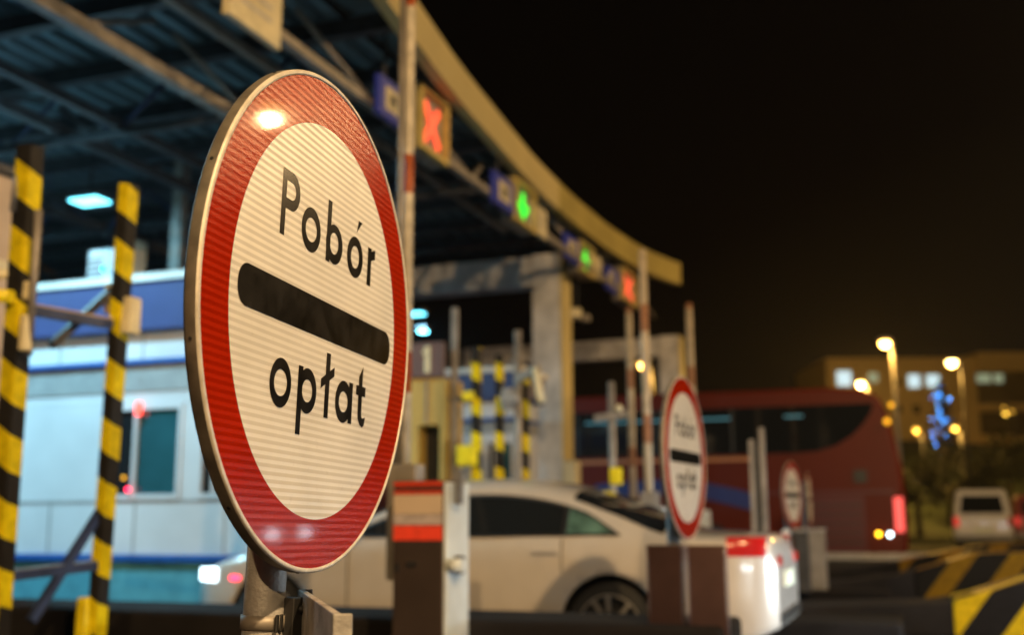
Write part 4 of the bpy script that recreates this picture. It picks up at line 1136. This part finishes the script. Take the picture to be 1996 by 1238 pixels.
# ================================================================ hillside, building, tree
g = MB(); NX, NY = 30, 14; V = []
for j in range(NY + 1):
    row = []
    for i in range(NX + 1):
        x = -90 + 160 * i / NX; y = 46 + 70 * j / NY
        t = max(0, min(1, (y - 50) / 40)); z = 6.5 * t * t * (3 - 2 * t) + .5 * math.sin(x * .22 + y * .1) * t
        row.append(g.bm.verts.new(Vector((x, y, z))))
    V.append(row)
for j in range(NY):
    for i in range(NX): f = g.bm.faces.new((V[j][i], V[j][i + 1], V[j + 1][i + 1], V[j + 1][i])); f.smooth = True
struct(g.build('hill', 'grass'))
bl = thing('office_building', 'long pale building with a few lit windows on the hill behind the blue lit tree', 'building', (8, 96, 0))
A_, B_ = Vector((-6.33, 92.6, 0)), Vector((40.0, 109.3, 0))
dv = (B_ - A_).normalized(); nv = Vector((dv.y, -dv.x, 0))
def bl_box(u0, u1, d0, d1, z0, z1, name, m, par=bl):
    P = [A_ + dv * u0 + nv * d0, A_ + dv * u1 + nv * d0, A_ + dv * u1 + nv * d1, A_ + dv * u0 + nv * d1]
    return MB().prism([(p.x, p.y, z0) for p in P], (0, 0, z1 - z0)).build(name, m, par)
bl_box(0, 12.2, -10, 0, 4, 13.95, 'wing', 'facade')
bl_box(12.203, 48, -10, .5, 4, 7.6, 'lower_storey', 'facade')
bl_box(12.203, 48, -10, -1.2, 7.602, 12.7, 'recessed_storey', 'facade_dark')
bl_box(12.203, 48, -10, .6, 12.702, 14.3, 'parapet', 'facade')
bl_box(12.203, 48, -1.19, .5, 9.5, 10.1, 'balcony_slab', 'facade')
def win_at(px0, px1, py0, py1, m, d=.06, name='window'):
    pts = []
    for px, py in ((px0, py0), (px1, py1)):
        v = ray(px, py); k = ((A_ + nv * d - CAM).dot(nv)) / v.dot(nv); pts.append(CAM + v * k)
    u0, u1 = (pts[0] - A_).dot(dv), (pts[1] - A_).dot(dv)
    bl_box(u0, u1, d - .05, d, pts[1].z, pts[0].z, name, m)
for w_ in ((1631, 1660, 724, 752, 'lit_window'), (1692, 1712, 727, 745, 'lit_window_dim'), (1770, 1794, 731, 755, 'lit_window'), (1806, 1832, 731, 754, 'lit_window')):
    win_at(*w_)
for w_ in ((1742, 1756, 738, 752, 'glass'), (1746, 1758, 790, 806, 'glass'), (1780, 1794, 790, 806, 'glass'), (1640, 1656, 790, 806, 'glass')):
    win_at(*w_)
win_at(1893, 1932, 718, 746, 'lit_window_dim', .66 - 1.8); win_at(1936, 1956, 718, 746, 'lit_window_dim', .66 - 1.8)
for k in range(6): win_at(1880 + k * 40, 1905 + k * 40, 880, 905, 'glass', .56)
bl_box(-2, 48, .6, 9, 3.0, 5.4, 'terrace', 'facade_dark')

# blue lit conifer
t0, t1 = atD(1832, 745, 55), atD(1832, 890, 55)
tr = thing('christmas_tree', 'conifer strung with blue fairy lights in front of the long building', 'tree', (t0.x, t0.y, 0))
MB().tube((t0.x, t0.y, 0), (t0.x, t0.y, t0.z - .4), .14, .03, n=10).build('trunk', 'bark', tr)
g = MB(); H0, H1 = 1.6, t0.z
for k in range(900):
    q = random.random() ** 0.8; z = H0 + (H1 - H0) * q; rad = 1.3 * (1 - q) ** .9 + .05
    a = random.random() * 2 * math.pi; rr2 = rad * (0.55 + .45 * random.random()) * (1 + .2 * math.sin(z * 9))
    c = Vector((t0.x + rr2 * math.cos(a), t0.y + rr2 * math.sin(a), z)); s = .12 + .10 * random.random()
    o = Vector((math.cos(a), math.sin(a), -.5)) * s * 1.6; sd = Vector((-math.sin(a), math.cos(a), 0)) * s * .5
    g.poly([c - o * .5 - sd, c - o * .5 + sd, c + o])
g.build('crown', 'needles', tr)
g = MB()
for px, py in ((1835, 757), (1822, 768), (1826, 782), (1843, 779), (1851, 778), (1836, 790), (1816, 776), (1818, 806), (1846, 819), (1840, 822), (1820, 832), (1851, 842), (1820, 852), (1832, 800), (1827, 840), (1830, 770), (1838, 775), (1824, 795), (1847, 790), (1812, 815), (1822, 818), (1832, 812), (1836, 830), (1852, 822), (1815, 845), (1842, 850), (1848, 862), (1824, 868)):
    c = atD(px, py, 54 + random.random()); g.sphere(c, .010 + .022 * random.random() ** 1.5, 6)
g.build('fairy_lights', 'blue_bulb', tr)

# dark trees on the slope
def tree(x, y, h, rad, label):
    r = thing('tree', label, 'tree', (x, y, 0), 'dark trees on the slope')
    MB().tube((x, y, 0), (x, y, h * .6), .18, .07, n=9).build('trunk', 'bark', r)
    g = MB()
    cl = [(Vector((x + rad * .6 * random.uniform(-1, 1), y + rad * .6 * random.uniform(-1, 1), h * random.uniform(.45, .95))), rad * random.uniform(.25, .5)) for _ in range(12)]
    for k in range(1100):
        c, q = random.choice(cl); d = Vector((random.gauss(0, 1), random.gauss(0, 1), random.gauss(0, .8))).normalized() * q * random.random() ** .4
        p = c + d; s = .09 + .1 * random.random(); u = Vector((random.gauss(0, 1), random.gauss(0, 1), random.gauss(0, 1))).normalized() * s; v = u.orthogonal().normalized() * s * .6
        g.poly([p - u, p + v, p + u, p - v])
    g.build('crown', 'leaves', r)
for px, d, h, rad, lb in ((1790, 50, 3.6, 1.8, 'low dark tree just right of the coach, below the blue lit tree'), (1905, 52, 4.2, 2.2, 'dark tree behind the pale van'), (1975, 56, 5.2, 2.4, 'taller dark tree at the right edge of the photo')):
    p = atD(px, 1000, d); tree(p.x, p.y, h, rad, lb)

# ================================================================ thin night haze round the lamps
vm = bpy.data.materials.new('haze'); vm.use_nodes = True
t = vm.node_tree; t.nodes.remove(t.nodes['Principled BSDF'])
pv = t.nodes.new('ShaderNodeVolumePrincipled')
pv.inputs['Density'].default_value = 0.0003; pv.inputs['Color'].default_value = (.8, .8, .8, 1); pv.inputs['Anisotropy'].default_value = .6
t.links.new(pv.outputs[0], t.nodes['Material Output'].inputs['Volume'])
M['haze'] = vm
hz = box(-420, 420, -70, 620, -1.2, 26).build('haze', 'haze'); hz['kind'] = 'stuff'
